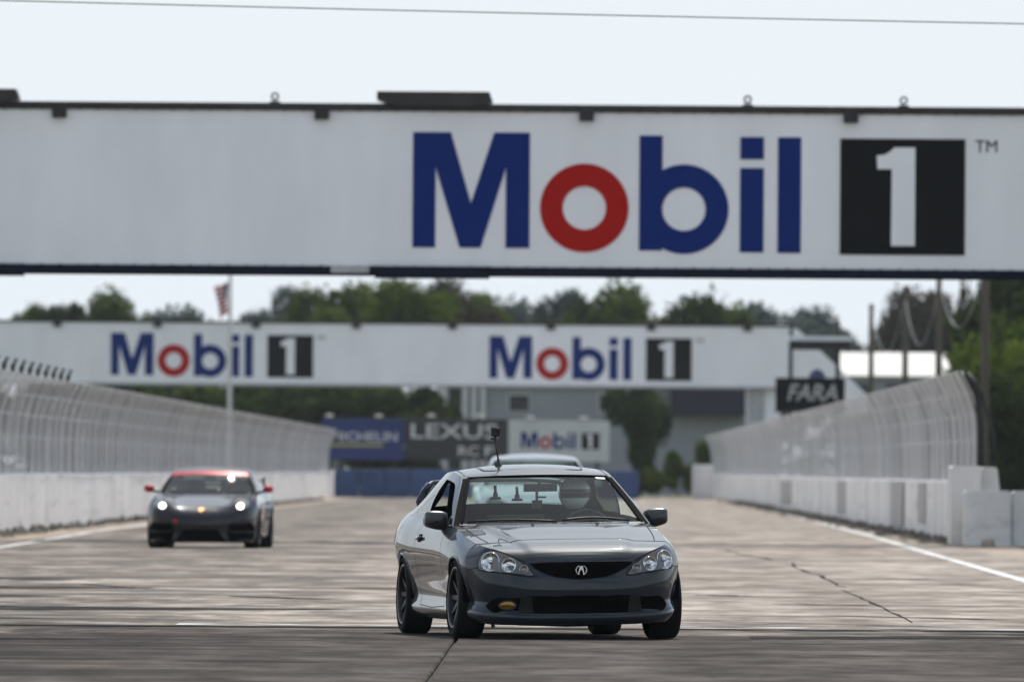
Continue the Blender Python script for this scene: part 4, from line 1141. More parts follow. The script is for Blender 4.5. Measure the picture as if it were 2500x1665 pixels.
# ---- driver ---------------------------------------------------------------
def to_world(car, v): return car.root.matrix_basis @ car.T(v)
bpy.context.view_layer.update()
def skin_person(name, joints, edges_, radii, m, root_i, car, label):
    me = bpy.data.meshes.new(name); me.from_pydata([car.T(v) for v in joints], edges_, []); me.materials.append(m)
    o = bpy.data.objects.new(name, me); link(o); o.location = car.root.location; o.rotation_euler = car.root.rotation_euler
    md = o.modifiers.new('skin', 'SKIN'); md.use_smooth_shade = True
    for i, r in enumerate(radii):
        sv = me.skin_vertices[0].data[i]; sv.radius = (r, r) if not isinstance(r, tuple) else r; sv.use_root = (i == root_i)
    sb = o.modifiers.new('sub', 'SUBSURF'); sb.levels = 1; sb.render_levels = 2
    return tag(o, label, 'person')
dx = .368
J = [(dx, 1.76, .56), (dx, 1.80, .72), (dx, 1.82, .86), (dx, 1.80, .95), (dx, 1.78, 1.02),          # pelvis..neck
     (dx - .18, 1.80, .90), (dx - .25, 1.60, .76), (dx - .17, 1.32, .80), (dx - .155, 1.17, .85),    # right arm
     (dx + .18, 1.80, .90), (dx + .25, 1.60, .76), (dx + .17, 1.32, .80), (dx + .155, 1.17, .85),
     (dx - .12, 1.50, .56), (dx - .13, 1.20, .60), (dx - .13, .95, .42), (dx + .12, 1.50, .56), (dx + .13, 1.20, .60), (dx + .13, .95, .42)]
E_ = [(0, 1), (1, 2), (2, 3), (3, 4), (2, 5), (5, 6), (6, 7), (7, 8), (2, 9), (9, 10), (10, 11), (11, 12), (0, 13), (13, 14), (14, 15), (0, 16), (16, 17), (17, 18)]
RD = [.15, .15, .155, .10, .07, .075, .055, .045, .035, .075, .055, .045, .035, .085, .07, .05, .085, .07, .05]
for hi, sx in ((8, -1), (12, 1)):
    bx, by, bz = J[hi]
    for k in range(4):
        i = len(J); J += [(bx + sx * .012, by - .03, bz + .03 - .02 * k), (bx + sx * .022, by - .065, bz + .028 - .02 * k), (bx - sx * .005, by - .08, bz + .026 - .02 * k)]
        E_ += [(hi, i), (i, i + 1), (i + 1, i + 2)]; RD += [.010, .009, .008]
    i = len(J); J += [(bx - sx * .03, by - .03, bz + .02), (bx - sx * .035, by - .055, bz + .04)]; E_ += [(hi, i), (i, i + 1)]; RD += [.011, .009]
driver = skin_person('person', J, E_, RD, mat('dark driving suit', (.018, .018, .02), .85), 0, carA, 'driver in dark clothing and white full-face helmet at the wheel of the leading coupe')
HC = Vector((dx, 1.74, 1.098))
def helmet(car, C0, parent, m_shell, m_visor):
    vs = []; nU, nV = 40, 24
    def shp(th, ph):
        # th azimuth (0 = forward -y), ph polar
        x = math.sin(ph) * math.sin(th); y = -math.sin(ph) * math.cos(th); z = math.cos(ph)
        rx, ry, rz = .126, .150, .128
        if z < -.2: y -= .25 * max(0, -y) * 0; rz = .135
        jaw = 1.0
        if y < -.2 and z < -.25: jaw = 1.04 + .10 * min(1, (-z - .25) * 1.6)
        return Vector((x * rx * (1 - .10 * max(0, -z)), y * ry * jaw, z * rz))
    for j in range(nV + 1):
        ph = math.pi * (.001 + .87 * j / nV)
        for i in range(nU): vs.append(C0 + shp(2 * math.pi * i / nU, ph))
    fs = [(j * nU + i, j * nU + (i + 1) % nU, (j + 1) * nU + (i + 1) % nU, (j + 1) * nU + i) for j in range(nV) for i in range(nU)]
    sh = mk('helmet', [car.T(v) for v in vs], fs, m_shell, parent, True)
    vv = []; nA, nB = 22, 8
    for j in range(nB + 1):
        ph = math.pi * (.425 + .165 * j / nB)
        for i in range(nA + 1):
            th = -1.25 + 2.5 * i / nA; vv.append(C0 + shp(th, ph) * 1.025)
    mk('visor', [car.T(v) for v in vv], [(j * (nA + 1) + i, j * (nA + 1) + i + 1, (j + 1) * (nA + 1) + i + 1, (j + 1) * (nA + 1) + i) for j in range(nB) for i in range(nA)], m_visor, sh, True)
    return sh
helmet(carA, HC, driver, mat('white helmet shell', (.88, .88, .88), .25, coat=.6), mat('smoked visor', (.010, .010, .011), .25, .0))

# ---- camera on the roof ---------------------------------------------------
h, n_ = carA.down(-.235, 1.72, 0)
base = carA.root.location + Matrix.Rotation(YAW_A, 3, 'Z') @ carA.T(h)
rc = empty('action_camera', base, YAW_A, 'small black action camera on a thin stick standing on the grey coupe roof', 'camera')
MB().lathe([(-.004, .030), (.008, .028), (.02, .014), (.06, .010), (.06, .0005)], 16, 'z').build('suction_base', M_plast, rc, True)
tp = Vector((-.030, 0, .215))
MB().tube([(0, 0, .05), tp], .0065, 8).build('stick', M_plast, rc, True)
MB().box(tp.x - .032, tp.x + .012, -.012, .012, .205, .222).tube([(tp.x, 0, .20), (tp.x + .004, 0, .235)], .013, 8).build('tilt_joint', M_plast, rc)
cb = MB().box(tp.x - .030, tp.x + .040, -.022, .022, .232, .305).build('camera_body', mat('camera body', (.008, .008, .009), .55), rc, bevel=.007)
MB().lathe([(-.031, .0005), (-.031, .014), (-.021, .015)], 18, 'y', (tp.x + .022, 0, .282)).build('camera_lens', M_plast, cb, True)

# ---- second car: red-trimmed sports car ------------------------------------
PAINT_B = paint('graphite paint', (.012, .012, .018), .25, .3)
PAINT_R = paint('red gloss', (.42, .012, .015), .1, .35)
def panelB(y, z):
    if y < -.37 and z < .50: return 'front_bumper'
    if y < .75: return 'fender'
    if y < 1.75: return 'door'
    if y > 2.85 and z < .6: return 'rear_bumper'
    return 'quarter_panel'
ARCH_B = [(0.0, .36), (2.48, .37)]
cfgB = dict(paint=PAINT_B, hw=.90,
    plan=[(0, -.92), (.25, -.912), (.46, -.885), (.62, -.83), (.74, -.74), (.82, -.61), (.865, -.46), (.89, -.3), (.90, 0), (.885, .5), (.875, 1.0), (.885, 1.5), (.92, 2.1), (.93, 2.5), (.91, 2.85), (.85, 3.08), (.72, 3.2), (.45, 3.26), (0, 3.28)],
    side=(-.46, 3.08), arch=ARCH_B, zc=.32, seams=[.75, 1.75, -.372, 2.85],
    ztop_front=([0, .3, .45, .6, .72, .84], [.625, .632, .665, .725, .765, .79]),
    ztop_side=([-.46, -.2, 0, .4, .8, 1.3, 1.9, 2.5, 3.08], [.80, .835, .85, .87, .895, .92, .95, .955, .93]), ztop_rear=.92,
    zbot=([-.92, -.6, -.4, .3, 2.2, 2.6, 3.3], [.095, .10, .13, .15, .16, .2, .22]),
    blend=(-.66, -.25),
    inset_front=([0, .06, .14, .25, .4, .55, .7, .8, .88, .94, 1.0], [.02, .0, .015, .03, .02, .012, .02, .045, .085, .125, .18]),
    inset_side=([0, .08, .2, .4, .6, .75, .86, .93, 1.0], [.06, .03, .03, .012, .0, .008, .03, .06, .11]),
    panel=panelB, cowl_y=.78, cowl_bow=.30,
    hood_z=([-.74, -.6, -.4, -.1, .2, .5, .78], [.625, .685, .735, .79, .835, .875, .895]), hood_n=3.4, crease=(.40, .62, -.012),
    C=[(.46, .89), (.72, 1.03), (.95, 1.15), (1.18, 1.245), (1.4, 1.29), (1.65, 1.305), (2.0, 1.26), (2.35, 1.17), (2.7, 1.06), (2.95, .985)],
    R=[(.785, .78, .895), (.73, .95, 1.01), (.67, 1.1, 1.12), (.615, 1.27, 1.215), (.605, 1.45, 1.25), (.60, 1.68, 1.262), (.58, 2.0, 1.215), (.57, 2.35, 1.125), (.60, 2.7, 1.02), (.64, 2.95, .965)],
    By=[.80, .98, 1.14, 1.32, 1.5, 1.72, 2.0, 2.35, 2.7, 2.95],
    ws=(.06, 2.94, 6.2, 8.6), glass_u=.905, dlo=(20, 21, .75, 6.2), glass=glass_mat('dark tinted glass', (.35, .42, .40), 0, 1.5))
DB = 211.0
pB = P(499, 1338, DB)
carB = Car(cfgB, 'sports_car', (pB.x, DB, 0), R_(-2.6), 'graphite sports car with red mirrors and lit headlights following on the left')
b_ = carB
b_.underside(.62, -.75, 3.1, .12, .34, 0)
b_.wheels([(.895, 0, 1, R_(-1), R_(1.5)), (-.895, 0, -1, R_(-1), R_(1.5)), (.925, 2.48, 1, 0, R_(1.5)), (-.925, 2.48, -1, 0, R_(1.5))], .335, .26, .255, 10)
M_lamp = mat('lit headlamp', (1, 1, .9), .3, emis=((1.0, .93, .68), 9.0))
for sg in (1, -1):
    o = b_.patch('side_intake', rounded([(sg * .47, .40), (sg * .80, .42), (sg * .845, .34), (sg * .84, .14), (sg * .48, .115), (sg * .42, .22)], .04), M_matt, .005)  # shade inside the duct is painted as black on the skin
    b_.seam('intake_bar', [(sg * .46, .27), (sg * .82, .27)], .012, m=M_plast, off=.012, parent=o)
    hl = [(sg * .655 + .105 * math.cos(t) + sg * .02 * math.sin(t), .70 + .085 * math.sin(t)) for t in np.linspace(0, 2 * math.pi, 40)[:-1]]
    bx = b_.patch('headlight', hl, M_lampbox, .004)
    lp = [(sg * .625 + .050 * math.cos(t), .675 + .042 * math.sin(t)) for t in np.linspace(0, 2 * math.pi, 24)[:-1]]
    b_.patch('lamp', lp, M_lamp, .010, 0, .012, parent=bx)
    for ox, oz in ((.70, .715), (.66, .74)):
        lp = [(sg * ox + .03 * math.cos(t), oz + .026 * math.sin(t)) for t in np.linspace(0, 2 * math.pi, 24)[:-1]]
        b_.patch('reflector', lp, M_refl, .009, 0, .012, parent=bx)
    b_.patch('headlight_lens', hl, M_lens, .008, .03, .02, edge=.06, parent=bx)
    # mirror
    mbm = MB(); vs = []; nseg = 24; prof = [(-.08, .15), (-.07, .55), (-.045, .82), (0, .97), (.05, 1.0), (.09, .92)]
    for yy, q_ in prof:
        for t in range(nseg):
            an = 2 * math.pi * t / nseg; vs.append((sg * .965 + .088 * q_ * math.cos(an), .80 + yy, .955 + .065 * q_ * math.sin(an)))
    fs = [(i * nseg + t, i * nseg + (t + 1) % nseg, (i + 1) * nseg + (t + 1) % nseg, (i + 1) * nseg + t) for i in range(len(prof) - 1) for t in range(nseg)] + [tuple(range(nseg)), tuple(range((len(prof) - 1) * nseg, len(prof) * nseg))]
    mbm.add(vs, fs); mo = b_.mb(mbm, 'mirror', PAINT_R, None, True)
    b_.mb(MB().tube([(sg * .79, .86, .895), (sg * .84, .83, .90), (sg * .90, .80, .915)], [.03, .02, .02], 8), 'mirror_arm', M_plast, mo, True)
    b_.seam('hood_gap', [(sg * .60, .60), (sg * .55, .2), (sg * .50, -.2), (sg * .46, -.5)], .008, 'down')
    b_.seam('door_gap', [(.80, .88), (.76, .6), (.78, .25)], .007, 'side', sg)
    b_.seam('door_gap', [(1.76, .92), (1.80, .6), (1.70, .28)], .007, 'side', sg)
b_.patch('centre_intake', rounded([(-.27, .30), (.27, .30), (.40, .13), (.36, .10), (-.36, .10), (-.40, .13)], .03), M_matt, .005)  # black skin patch, shade of the opening put into its colour
b_.patch('red_tow_mark', [(-.40 + .035 * math.cos(t), .43 + .035 * math.sin(t)) for t in np.linspace(0, 2 * math.pi, 20)[:-1]], PAINT_R, .008)
b_.seam('nose_gap', [(-.5, .585), (-.3, .555), (0, .548), (.3, .555), (.5, .585)], .009)
gold = mat('gold orange crest', (.60, .25, .06), .35, .5)
b_.patch('crest', smooth_poly([(-.035, .64), (.035, .64), (.036, .60), (0, .57), (-.036, .60)], 30), gold, .010, parent=None) if b_.front(0, .60) else None
# red band across the top of the screen
def wsB(car, i, u): return (u * car.Rr[i, 0], car.Cc[i, 0] + (car.Rr[i, 1] - car.Cc[i, 0]) * abs(u) ** 2.1, car.Rr[i, 2] + (car.Cc[i, 1] - car.Rr[i, 2]) * (1 - abs(u) ** 2.1))
vs = []; Un = np.linspace(-.96, .96, 41)
bands = list(range(18, 25))
for i in bands:
    for u in Un: vs.append(Vector(wsB(b_, i, u)) + Vector((0, -.006, .005)))
K = len(Un)
b_.part('red_sun_strip', vs, [(r * K + j, r * K + j + 1, (r + 1) * K + j + 1, (r + 1) * K + j) for r in range(len(bands) - 1) for j in range(K - 1)], PAINT_R)
b_.mb(MB().box(-.70, .70, .86, 1.1, .3, .88), 'dashboard', M_int)
for sg in (1, -1):
    b_.mb(MB().box(sg * .36 - .24, sg * .36 + .24, 1.75, 1.9, .4, 1.08), 'seat_back', M_int, None, False, .03)
b_.mb(MB().box(-.1, .1, 1.06, 1.09, 1.1, 1.16), 'rear_view_mirror', M_plast)
# rear wing with end plates
wg = b_.mb(MB().box(-.74, .74, 2.95, 3.2, 1.075, 1.10), 'rear_wing', M_plast, None, False, .008)
for sg in (1, -1):
    b_.mb(MB().box(sg * .74 - .012, sg * .74 + .012, 2.9, 3.24, .99, 1.14), 'end_plate', M_plast, wg)
    b_.mb(MB().box(sg * .45 - .012, sg * .45 + .012, 3.0, 3.12, .90, 1.08), 'wing_strut', M_plast, wg)
JB = [(.36, 1.66, .50), (.36, 1.70, .68), (.36, 1.72, .84), (.36, 1.70, .95), (.36 - .17, 1.70, .86), (.36 - .22, 1.5, .75), (.36 - .15, 1.26, .84), (.36 + .17, 1.70, .86), (.36 + .22, 1.5, .75), (.36 + .15, 1.26, .84)]
drB = skin_person('person', JB, [(0, 1), (1, 2), (2, 3), (2, 4), (4, 5), (5, 6), (2, 7), (7, 8), (8, 9)], [.15, .15, .15, .08, .075, .055, .04, .075, .055, .04], mat('dark driving suit', (.018, .018, .02), .85), 0, carB, 'helmeted driver inside the graphite sports car')
helmet(carB, Vector((.36, 1.62, 1.09)), drB, mat('dark helmet shell', (.05, .05, .055), .3), mat('smoked visor', (.010, .010, .011), .25, .0))

# ---- third car: only its roof shows behind the coupe ------------------------
cfgC = dict(cfgA); cfgC.update(paint=paint('white gloss paint', (.80, .80, .82), .0, .35), lean=0., sz=1.095, panel=panelA, qglass=M_glass)
DCAR = 230.0
pC = P(1312, 1320, DCAR)
carC = Car(cfgC, 'following_car', (pC.x, DCAR, 0), R_(2.0), 'white car whose roof shows just above the grey coupe')
carC.root.scale = (1.24, 1.05, 1.09)
carC.underside(.60, -.62, 3.3, .135, .34, 0)
carC.wheels([(.864, 0, 1, 0, R_(1)), (-.864, 0, -1, 0, R_(1)), (.862, 2.57, 1, 0, R_(1)), (-.862, 2.57, -1, 0, R_(1))], .315, .205, .22, 10)
for sg in (1, -1):
    carC.patch('headlight', smooth_poly([(sg * x, z) for x, z in HL], 40), M_lampbox, .004)
    carC.mb(MB().box(sg * .86 - .08, sg * .86 + .08, .82, .92, .84, .95), 'mirror', cfgC['paint'], None, False, .03)
carC.patch('grille', gr[::2], M_matt, .004); carC.patch('lower_intake', itk[::2], M_matt, .004)  # openings are black patches that paint their inner shade
carC.mb(MB().box(-.70, .70, .66, .98, .30, .80), 'dashboard', M_int)

# ------------------------------------------------------------------ trackside things
# blue barrier closing the far end of the straight
d = 606.0
x0, x1 = GX(815, d), GX(1560, d)
M_bluebar = mat('blue painted barrier', (.035, .075, .19), .6, var=.35, scale=.8, aniso=(.7, 1, .5))
root = empty('blue_barrier', ((x0 + x1) / 2, d, 0), 0, 'long blue wall across the far end of the straight', 'barrier')
n = 12; wdt = (x1 - x0) / n
for k in range(n):
    cx_ = -(x1 - x0) / 2 + wdt * (k + .5)
    MB().box(cx_ - wdt / 2 + .015, cx_ + wdt / 2 - .015, -.25, .25, 0, 1.32 + random.uniform(-.02, .02)).build('barrier_panel', M_bluebar, root, bevel=.03)
# billboards
def board(px0, px1, py0, py1, d, m, name, label, lamps, frame_m=M_steel):
    a0, a1 = P(px0, py1, d), P(px1, py0, d)
    w, h = a1.x - a0.x, a1.z - a0.z
    r = empty(name, ((a0.x + a1.x) / 2, d, 0), 0, label, 'billboard')
    f = MB().box(-w / 2, w / 2, 0, .12, a0.z, a1.z).build('panel', m, r, bevel=.01)
    for x in (-w * .38, w * .38): MB().box(x - .08, x + .08, .13, .29, 0, a1.z - .1).build('leg', frame_m, r)
    for px in lamps:
        lx = P(px, 1018, d).x - r.location.x
        MB().tube([(lx, .06, a1.z - .05), (lx, .0, a1.z + .10), (lx, -.25, a1.z + .13)], .02, 6).build('lamp_arm', frame_m, r, True)
        MB().prism([(lx - .20, a1.z + .10), (lx + .20, a1.z + .10), (lx + .16, a1.z + .22), (lx - .16, a1.z + .22)], -.55, -.2).build('floodlight', mat('bright lamp housing', (.85, .85, .86), .2, .6), r)
    return r, f, w, h, a0.z
def write(parent, s, x, z, w, h, m, y=-.012, bold=.01, shear=0.):
    v, f = text_poly(s, w, h, shear, bold)
    return mk('lettering', [(a + x, y, c + z) for a, b, c in v], f, m, parent)
M_wt = mat('white sign ink', (.70, .71, .74), .5); M_yel = mat('yellow sign ink', (.45, .42, .10), .5)
M_sblue = mat('sign blue', (.02, .035, .17), .5); M_sdark = mat('sign charcoal', (.03, .03, .036), .5); M_swhite = mat('sign white', (.62, .64, .66), .5)
DBD = 650.0; sB_ = DBD / F
r, f, w, h, z0 = board(784, 986, 1023, 1122, DBD, M_sblue, 'billboard', 'deep blue billboard with white lettering and a yellow underline', (805, 925))
write(f, 'MICHELIN', -w * .38, z0 + h * .46, w * .80, h * .22, M_wt)
MB().box(-w * .42, w * .25, -.012, -.001, z0 + h * .33, z0 + h * .39).build('underline', M_yel, f)
r, f, w, h, z0 = board(988, 1240, 1023, 1122, DBD, M_sdark, 'billboard', 'charcoal billboard with large white lettering beside the blue one', (1053, 1173))
write(f, 'LEXUS', -w * .44, z0 + h * .52, w * .84, h * .36, M_wt)
write(f, 'RC', w * .02, z0 + h * .10, w * .2, h * .24, M_wt); write(f, 'F', w * .28, z0 + h * .10, w * .09, h * .24, M_wt)
r, f, w, h, z0 = board(1242, 1488, 1028, 1126, DBD, M_swhite, 'billboard', 'small white billboard with the red and blue logo beside the dark tree', (1295, 1425))
logo(f, -w * .38, z0 + h * .72, w * .78 / 1348, -.001)

# white posts at the end of the right wall
o = MB().box(-.5, .5, -.3, .3, 0, 1.62).build('barrier_block', M_white, None, bevel=.04, loc=(GX(1716, 618), 618, 0)); tag(o, 'tall white end block where the right wall meets the far bend', 'barrier')

# flag pole and flag
DF = 575.0
pf0 = P(560, 1010, DF); ztop = P(565, 640, DF).z
fp = empty('flagpole', (P(561, 900, DF).x, DF, 0), 0, 'pale flagpole rising behind the left catch fence in front of the far bridge', 'flagpole')
MB().lathe([(0, .12), (ztop, .07), (ztop + .05, .0005)], 12, 'z').build('pole', mat('pale pole paint', (.55, .53, .49), .5), fp, True)
MB().lathe([(ztop + .02, .0005), (ztop + .1, .1), (ztop + .2, .0005)], 10, 'z').build('finial', M_yel, fp, True)
fx = fp.location.x; zt_, zb_ = P(560, 690, DF).z, P(560, 772, DF).z
fl = empty('flag', (fx - .08, DF, 0), 0, 'red and white striped flag with dark blue canton hanging limp from the pole', 'flag')
M_fr = mat('flag red', (.50, .03, .045), .8); M_fw = mat('flag white', (.82, .80, .80), .8); M_fb = mat('flag blue', (.025, .03, .09), .8)
wF = .62
def fold(u, v): return (-u * wF * (1 - .35 * v) - .05 * math.sin(9 * u + 3 * v), .12 * math.sin(11 * u + 2 * v), zt_ + (zb_ - zt_) * (v * .86 + .14 * u + .10 * u * v))
for k in range(13):
    vs = []; nU = 16
    for i in range(nU + 1):
        vs += [fold(i / nU, k / 13), fold(i / nU, (k + 1) / 13)]
    mk('stripe', vs, [(2 * i, 2 * i + 1, 2 * i + 3, 2 * i + 2) for i in range(nU)], M_fr if k % 2 == 0 else M_fw, fl, True)
vs = []
for i in range(9):
    for v in np.linspace(0, 7 / 13, 5):
        p = fold(i / 8 * .42, v); vs.append((p[0], p[1] - .012, p[2]))
mk('canton', vs, [(i * 5 + j, i * 5 + j + 1, i * 5 + j + 6, i * 5 + j + 5) for i in range(8) for j in range(4)], M_fb, fl, True)

# marshal stand behind the right fence
DS = 490.0
ps = lambda px, py: P(px, py, DS)
stx = ps(1978, 960).x
st_ = empty('marshal_stand', (stx, DS, 0), 0, 'black marshal stand with silver canopy above the right fence', 'stand')
q = lambda px, py: (ps(px, py).x - stx, ps(px, py).z)
(ax, az), (bx2, bz) = q(1893, 1000), q(2063, 923)
board_o = MB().box(ax, bx2, -.05, .03, az, bz).build('front_board', M_black, st_)
(lx, lz), (rx2, rz2) = q(1922, 978), q(2045, 938)
write(board_o, 'FARA', lx, lz, rx2 - lx, rz2 - lz, mat('grey sign ink', (.42, .42, .42), .6), -.058, .015, .25)
MB().box(ax, bx2, .03, 1.8, az - .08, az + .02).build('platform', M_steel, st_)
for px in (1931, 2046):
    (xx, _) = q(px, 900)
    for yy in (.0, 1.7): MB().box(xx - .06, xx + .06, yy + .04, yy + .16, 0, q(px, 790)[1] if yy == 0 else q(px, 840)[1]).build('post', M_steel, st_)
(ax, az), (bx2, bz) = q(1924, 853), q(2078, 822)
MB().prism([(ax, bz - .16), (bx2, bz - .16), (bx2 - .04, bz), (ax + .04, bz)], -.25, 2.0).build('canopy', mat('silver canopy sheet', (.62, .66, .72), .3, .6), st_)
MB().box(ax + .06, bx2 - .04, -.1, 1.9, az, bz - .165).build('canopy_frame', M_steel, st_)
(hx_, hz_) = q(1996, 915)
dome = MB().lathe([(-.25, .30), (-.1, .33), (.08, .27), (.2, .14), (.25, .001)], 20, 'z', (0, 0, 0)).build('covered_bundle', mat('blue tarpaulin', (.09, .10, .24), .6), None, True, loc=(stx + hx_, DS + .9, hz_ - .02))
tag(dome, 'rounded blue tarpaulin bundle on the marshal stand', 'bundle')
MB().tube([(-.2, .9, az - .6 + 1.2) if False else (hx_ , .9, q(1996, 995)[1]), (hx_, .9, hz_ - .2)], .25, 8).build('stool', M_steel, st_)

# utility poles with slack cables
XP = GX(2403, 385.0)
pl = []
for k, (px, dd, zt_p) in enumerate(((2403, 385, 8.3), (2290, 434, 8.2), (2208, 478, 8.1), (2125, 530, 8.1), (2044, 596, 8.2))):
    x = GX(px, dd)
    w = ['nearest tall wooden pole on the right, against the dark green trees', 'wooden pole standing just left of the right fence end', 'wooden pole in front of the bright roof, right of its middle', 'wooden pole at the left part of the bright roof', 'farthest wooden pole, showing above the marshal stand canopy'][k]
    o = MB().lathe([(0, .135), (zt_p, .095), (zt_p + .03, .0005)], 12, 'z').build('utility_pole', M_wood, None, True, loc=(x, dd, 0))
    tag(o, w, 'pole', 'wooden poles along the right side'); pl.append((x, dd, zt_p))
M_cab = mat('pale cable', (.40, .41, .42), .5, .2)
for k in range(4):
    (xa, ya_, za), (xb, yb_, zb_2) = pl[k], pl[k + 1]
    pts = []
    for i in range(25):
        t = i / 24; pts.append((xa + (xb - xa) * t, ya_ + (yb_ - ya_) * t, (za - .5) * (1 - t) + (zb_2 - .5) * t - 1.9 * 4 * t * (1 - t) + (.25 if k == 2 else 0)))
    o = MB().tube(pts, .010, 5).build('slack_cable', M_cab, None, True)
    tag(o, 'pale cable sagging between the %s wooden poles' % ['two nearest', 'second and third', 'third and fourth', 'two farthest'][k], 'cable', 'slack cables on the right')
(xa, ya_, za) = pl[0]
pts = [(xa + .3 + 6 * t, ya_ - 40 * t, za - .4 - 1.9 * 4 * t * (1 - t)) for t in np.linspace(0, 1, 20)]
tag(MB().tube(pts, .010, 5).build('slack_cable', M_cab, None, True), 'pale cable dropping off to the right from the nearest wooden pole', 'cable', 'slack cables on the right')

# buildings
M_bgrey = mat('grey rendered wall', (.30, .31, .33), .85, var=.12, scale=.5); M_bwin = mat('dark window glass', (.02, .022, .026), .15)
M_bnavy = mat('navy awning', (.012, .014, .03), .7); M_trim = mat('pale trim', (.55, .55, .55), .7); M_roof = mat('pale metal roof', (.60, .585, .55), .6, .0, var=.06, scale=.6)
DG = 720.0
bg_ = lambda px, py: P(px, py, DG)
xa, xb = bg_(1065, 1000).x, bg_(1905, 1000).x; xm = (xa + xb) / 2
pb = empty('pit_building', (xm, DG, 0), 0, 'low grey building with dark windows under the far bridge', 'building')
zr = 5.9
MB().box(xa - xm, xb - xm, 0, 9, 0, zr).build('wall', M_bgrey, pb)
MB().box(xa - xm - .2, xb - xm + .2, -.3, 9.3, zr, zr + .25).build('roof', M_trim, pb)
for px0, px1, py0, py1 in ((1243, 1292, 965, 1003), (1463, 1503, 963, 1003), (1340, 1380, 965, 1003)):
    if px0 == 1340: continue
    A, Bq = bg_(px0, py1), bg_(px1, py0)
    fr = MB().box(A.x - xm - .08, Bq.x - xm + .08, -.05, .02, A.z - .08, Bq.z + .08).build('window', M_trim, pb)
    MB().box(A.x - xm, Bq.x - xm, -.07, -.02, A.z, Bq.z).build('pane', M_bwin, fr)
for px0, px1 in ((1066, 1092), (1128, 1142), (1150, 1164), (1172, 1186)):
    A, Bq = bg_(px0, 1030), bg_(px1, 940); MB().box(A.x - xm, Bq.x - xm, -.25, .0, 0, zr).build('column', M_trim, pb)
A, Bq = bg_(1097, 1030), bg_(1126, 948)
MB().box(A.x - xm, Bq.x - xm, -.03, .03, .3, Bq.z).build('doorway', mat('dark green door', (.02, .035, .02), .7), pb)
A, Bq = bg_(1637, 1013), bg_(1818, 930)
MB().box(A.x - xm, Bq.x - xm, -1.2, .0, A.z, Bq.z).build('awning', M_bnavy, pb)

DH = 800.0
ph = lambda px, py: P(px, py, DH)
xa, xb = ph(2052, 900).x, ph(2338, 900).x; xm = (xa + xb) / 2
z1, z2 = ph(2200, 917).z, ph(2200, 858).z
hs = empty('shed', (xm, DH, 0), 0, 'long shed with a bright cream roof behind the wooden poles', 'building')
MB().box(xa - xm + .2, xb - xm - .2, .4, 14, 0, z1).build('wall', M_bgrey, hs)
MB().add([(xa - xm, 0, z1), (xb - xm, 0, z1), (xb - xm, 7, z2), (xa - xm, 7, z2), (xb - xm, 14, z1), (xa - xm, 14, z1), (xa - xm, 0, z1 - .12), (xb - xm, 0, z1 - .12)],
         [(0, 1, 2, 3), (3, 2, 4, 5), (0, 6, 7, 1)]).build('roof', M_roof, hs)
for k in range(3):
    x = xa - xm + 1.0 + k * 1.8; MB().box(x, x + .9, .34, .42, 1.0, z1 - .5).build('window', M_bwin, hs)

# ------------------------------------------------------------------ trees
LM = [leaf_mat('leaf mid green', (.05, .075, .016), (.12, .155, .035)), leaf_mat('leaf dark green', (.024, .038, .013), (.065, .09, .024)), leaf_mat('leaf hazed grey green', (.075, .095, .085), (.12, .145, .13)), leaf_mat('leaf brownish', (.045, .042, .028), (.09, .075, .05)), leaf_mat('leaf bright green', (.06, .10, .012), (.13, .17, .03))]  # the hazed grey leaves carry distance haze painted into their colour
M_bark = mat('bark', (.06, .05, .04), .9, var=.4, scale=2)
def crown_mesh(name, m, seed, nleaf, leaf, low=.0, lobes=11):
    """unit crown: x,y in -1..1, z in 0..1"""
    g = np.random.default_rng(seed); cs = []
    for _ in range(lobes):
        a = g.uniform(0, 6.28); r = g.uniform(0, .62) ** .8; z = g.uniform(.22 + low, .78); r *= 1 - .3 * max(0, z - .5)
        cs.append((r * math.cos(a), r * math.sin(a), z, g.uniform(.20, .40)))
    cs.append((0, 0, .74, .26)); vs = np.empty((nleaf * 4, 3)); w = np.array([c[3] ** 2 for c in cs]); w /= w.sum()
    pick = g.choice(len(cs), nleaf, p=w)
    d_ = g.normal(size=(nleaf, 3)); d_ /= np.linalg.norm(d_, axis=1, keepdims=True)
    rad = g.uniform(.35, 1.0, nleaf) ** .45 * (1 + .12 * g.normal(size=nleaf))
    c = np.array(cs)[pick]; pos = c[:, :3] + d_ * (rad * c[:, 3])[:, None] * np.array([1, 1, .62])
    t1 = g.normal(size=(nleaf, 3)); t1 /= np.linalg.norm(t1, axis=1, keepdims=True); t2 = np.cross(t1, d_); t2 /= np.maximum(np.linalg.norm(t2, axis=1, keepdims=True), 1e-6)
    s = leaf * g.uniform(.6, 1.4, nleaf)[:, None]; asp = np.array([1, 1, .5])
    for k, (p, q) in enumerate(((-1, -.6), (1, -.6), (1, .6), (-1, .6))): vs[k::4] = pos + (t1 * p + t2 * q) * s * asp
    me = bpy.data.meshes.new(name); me.vertices.add(nleaf * 4); me.vertices.foreach_set('co', vs.ravel())
    me.loops.add(nleaf * 4); me.loops.foreach_set('vertex_index', np.arange(nleaf * 4, dtype=np.int32))
    me.polygons.add(nleaf); me.polygons.foreach_set('loop_start', np.arange(0, nleaf * 4, 4, dtype=np.int32)); me.polygons.foreach_set('loop_total', np.full(nleaf, 4, dtype=np.int32))
    me.materials.append(m); me.update(calc_edges=True); return me
CROWN = {}
def crown(kind, var):
    k = (kind, var)
    if k not in CROWN: CROWN[k] = crown_mesh('crown', LM[kind], 100 * kind + var, 6500, .036, lobes=9 + var * 2)
    return CROWN[k]
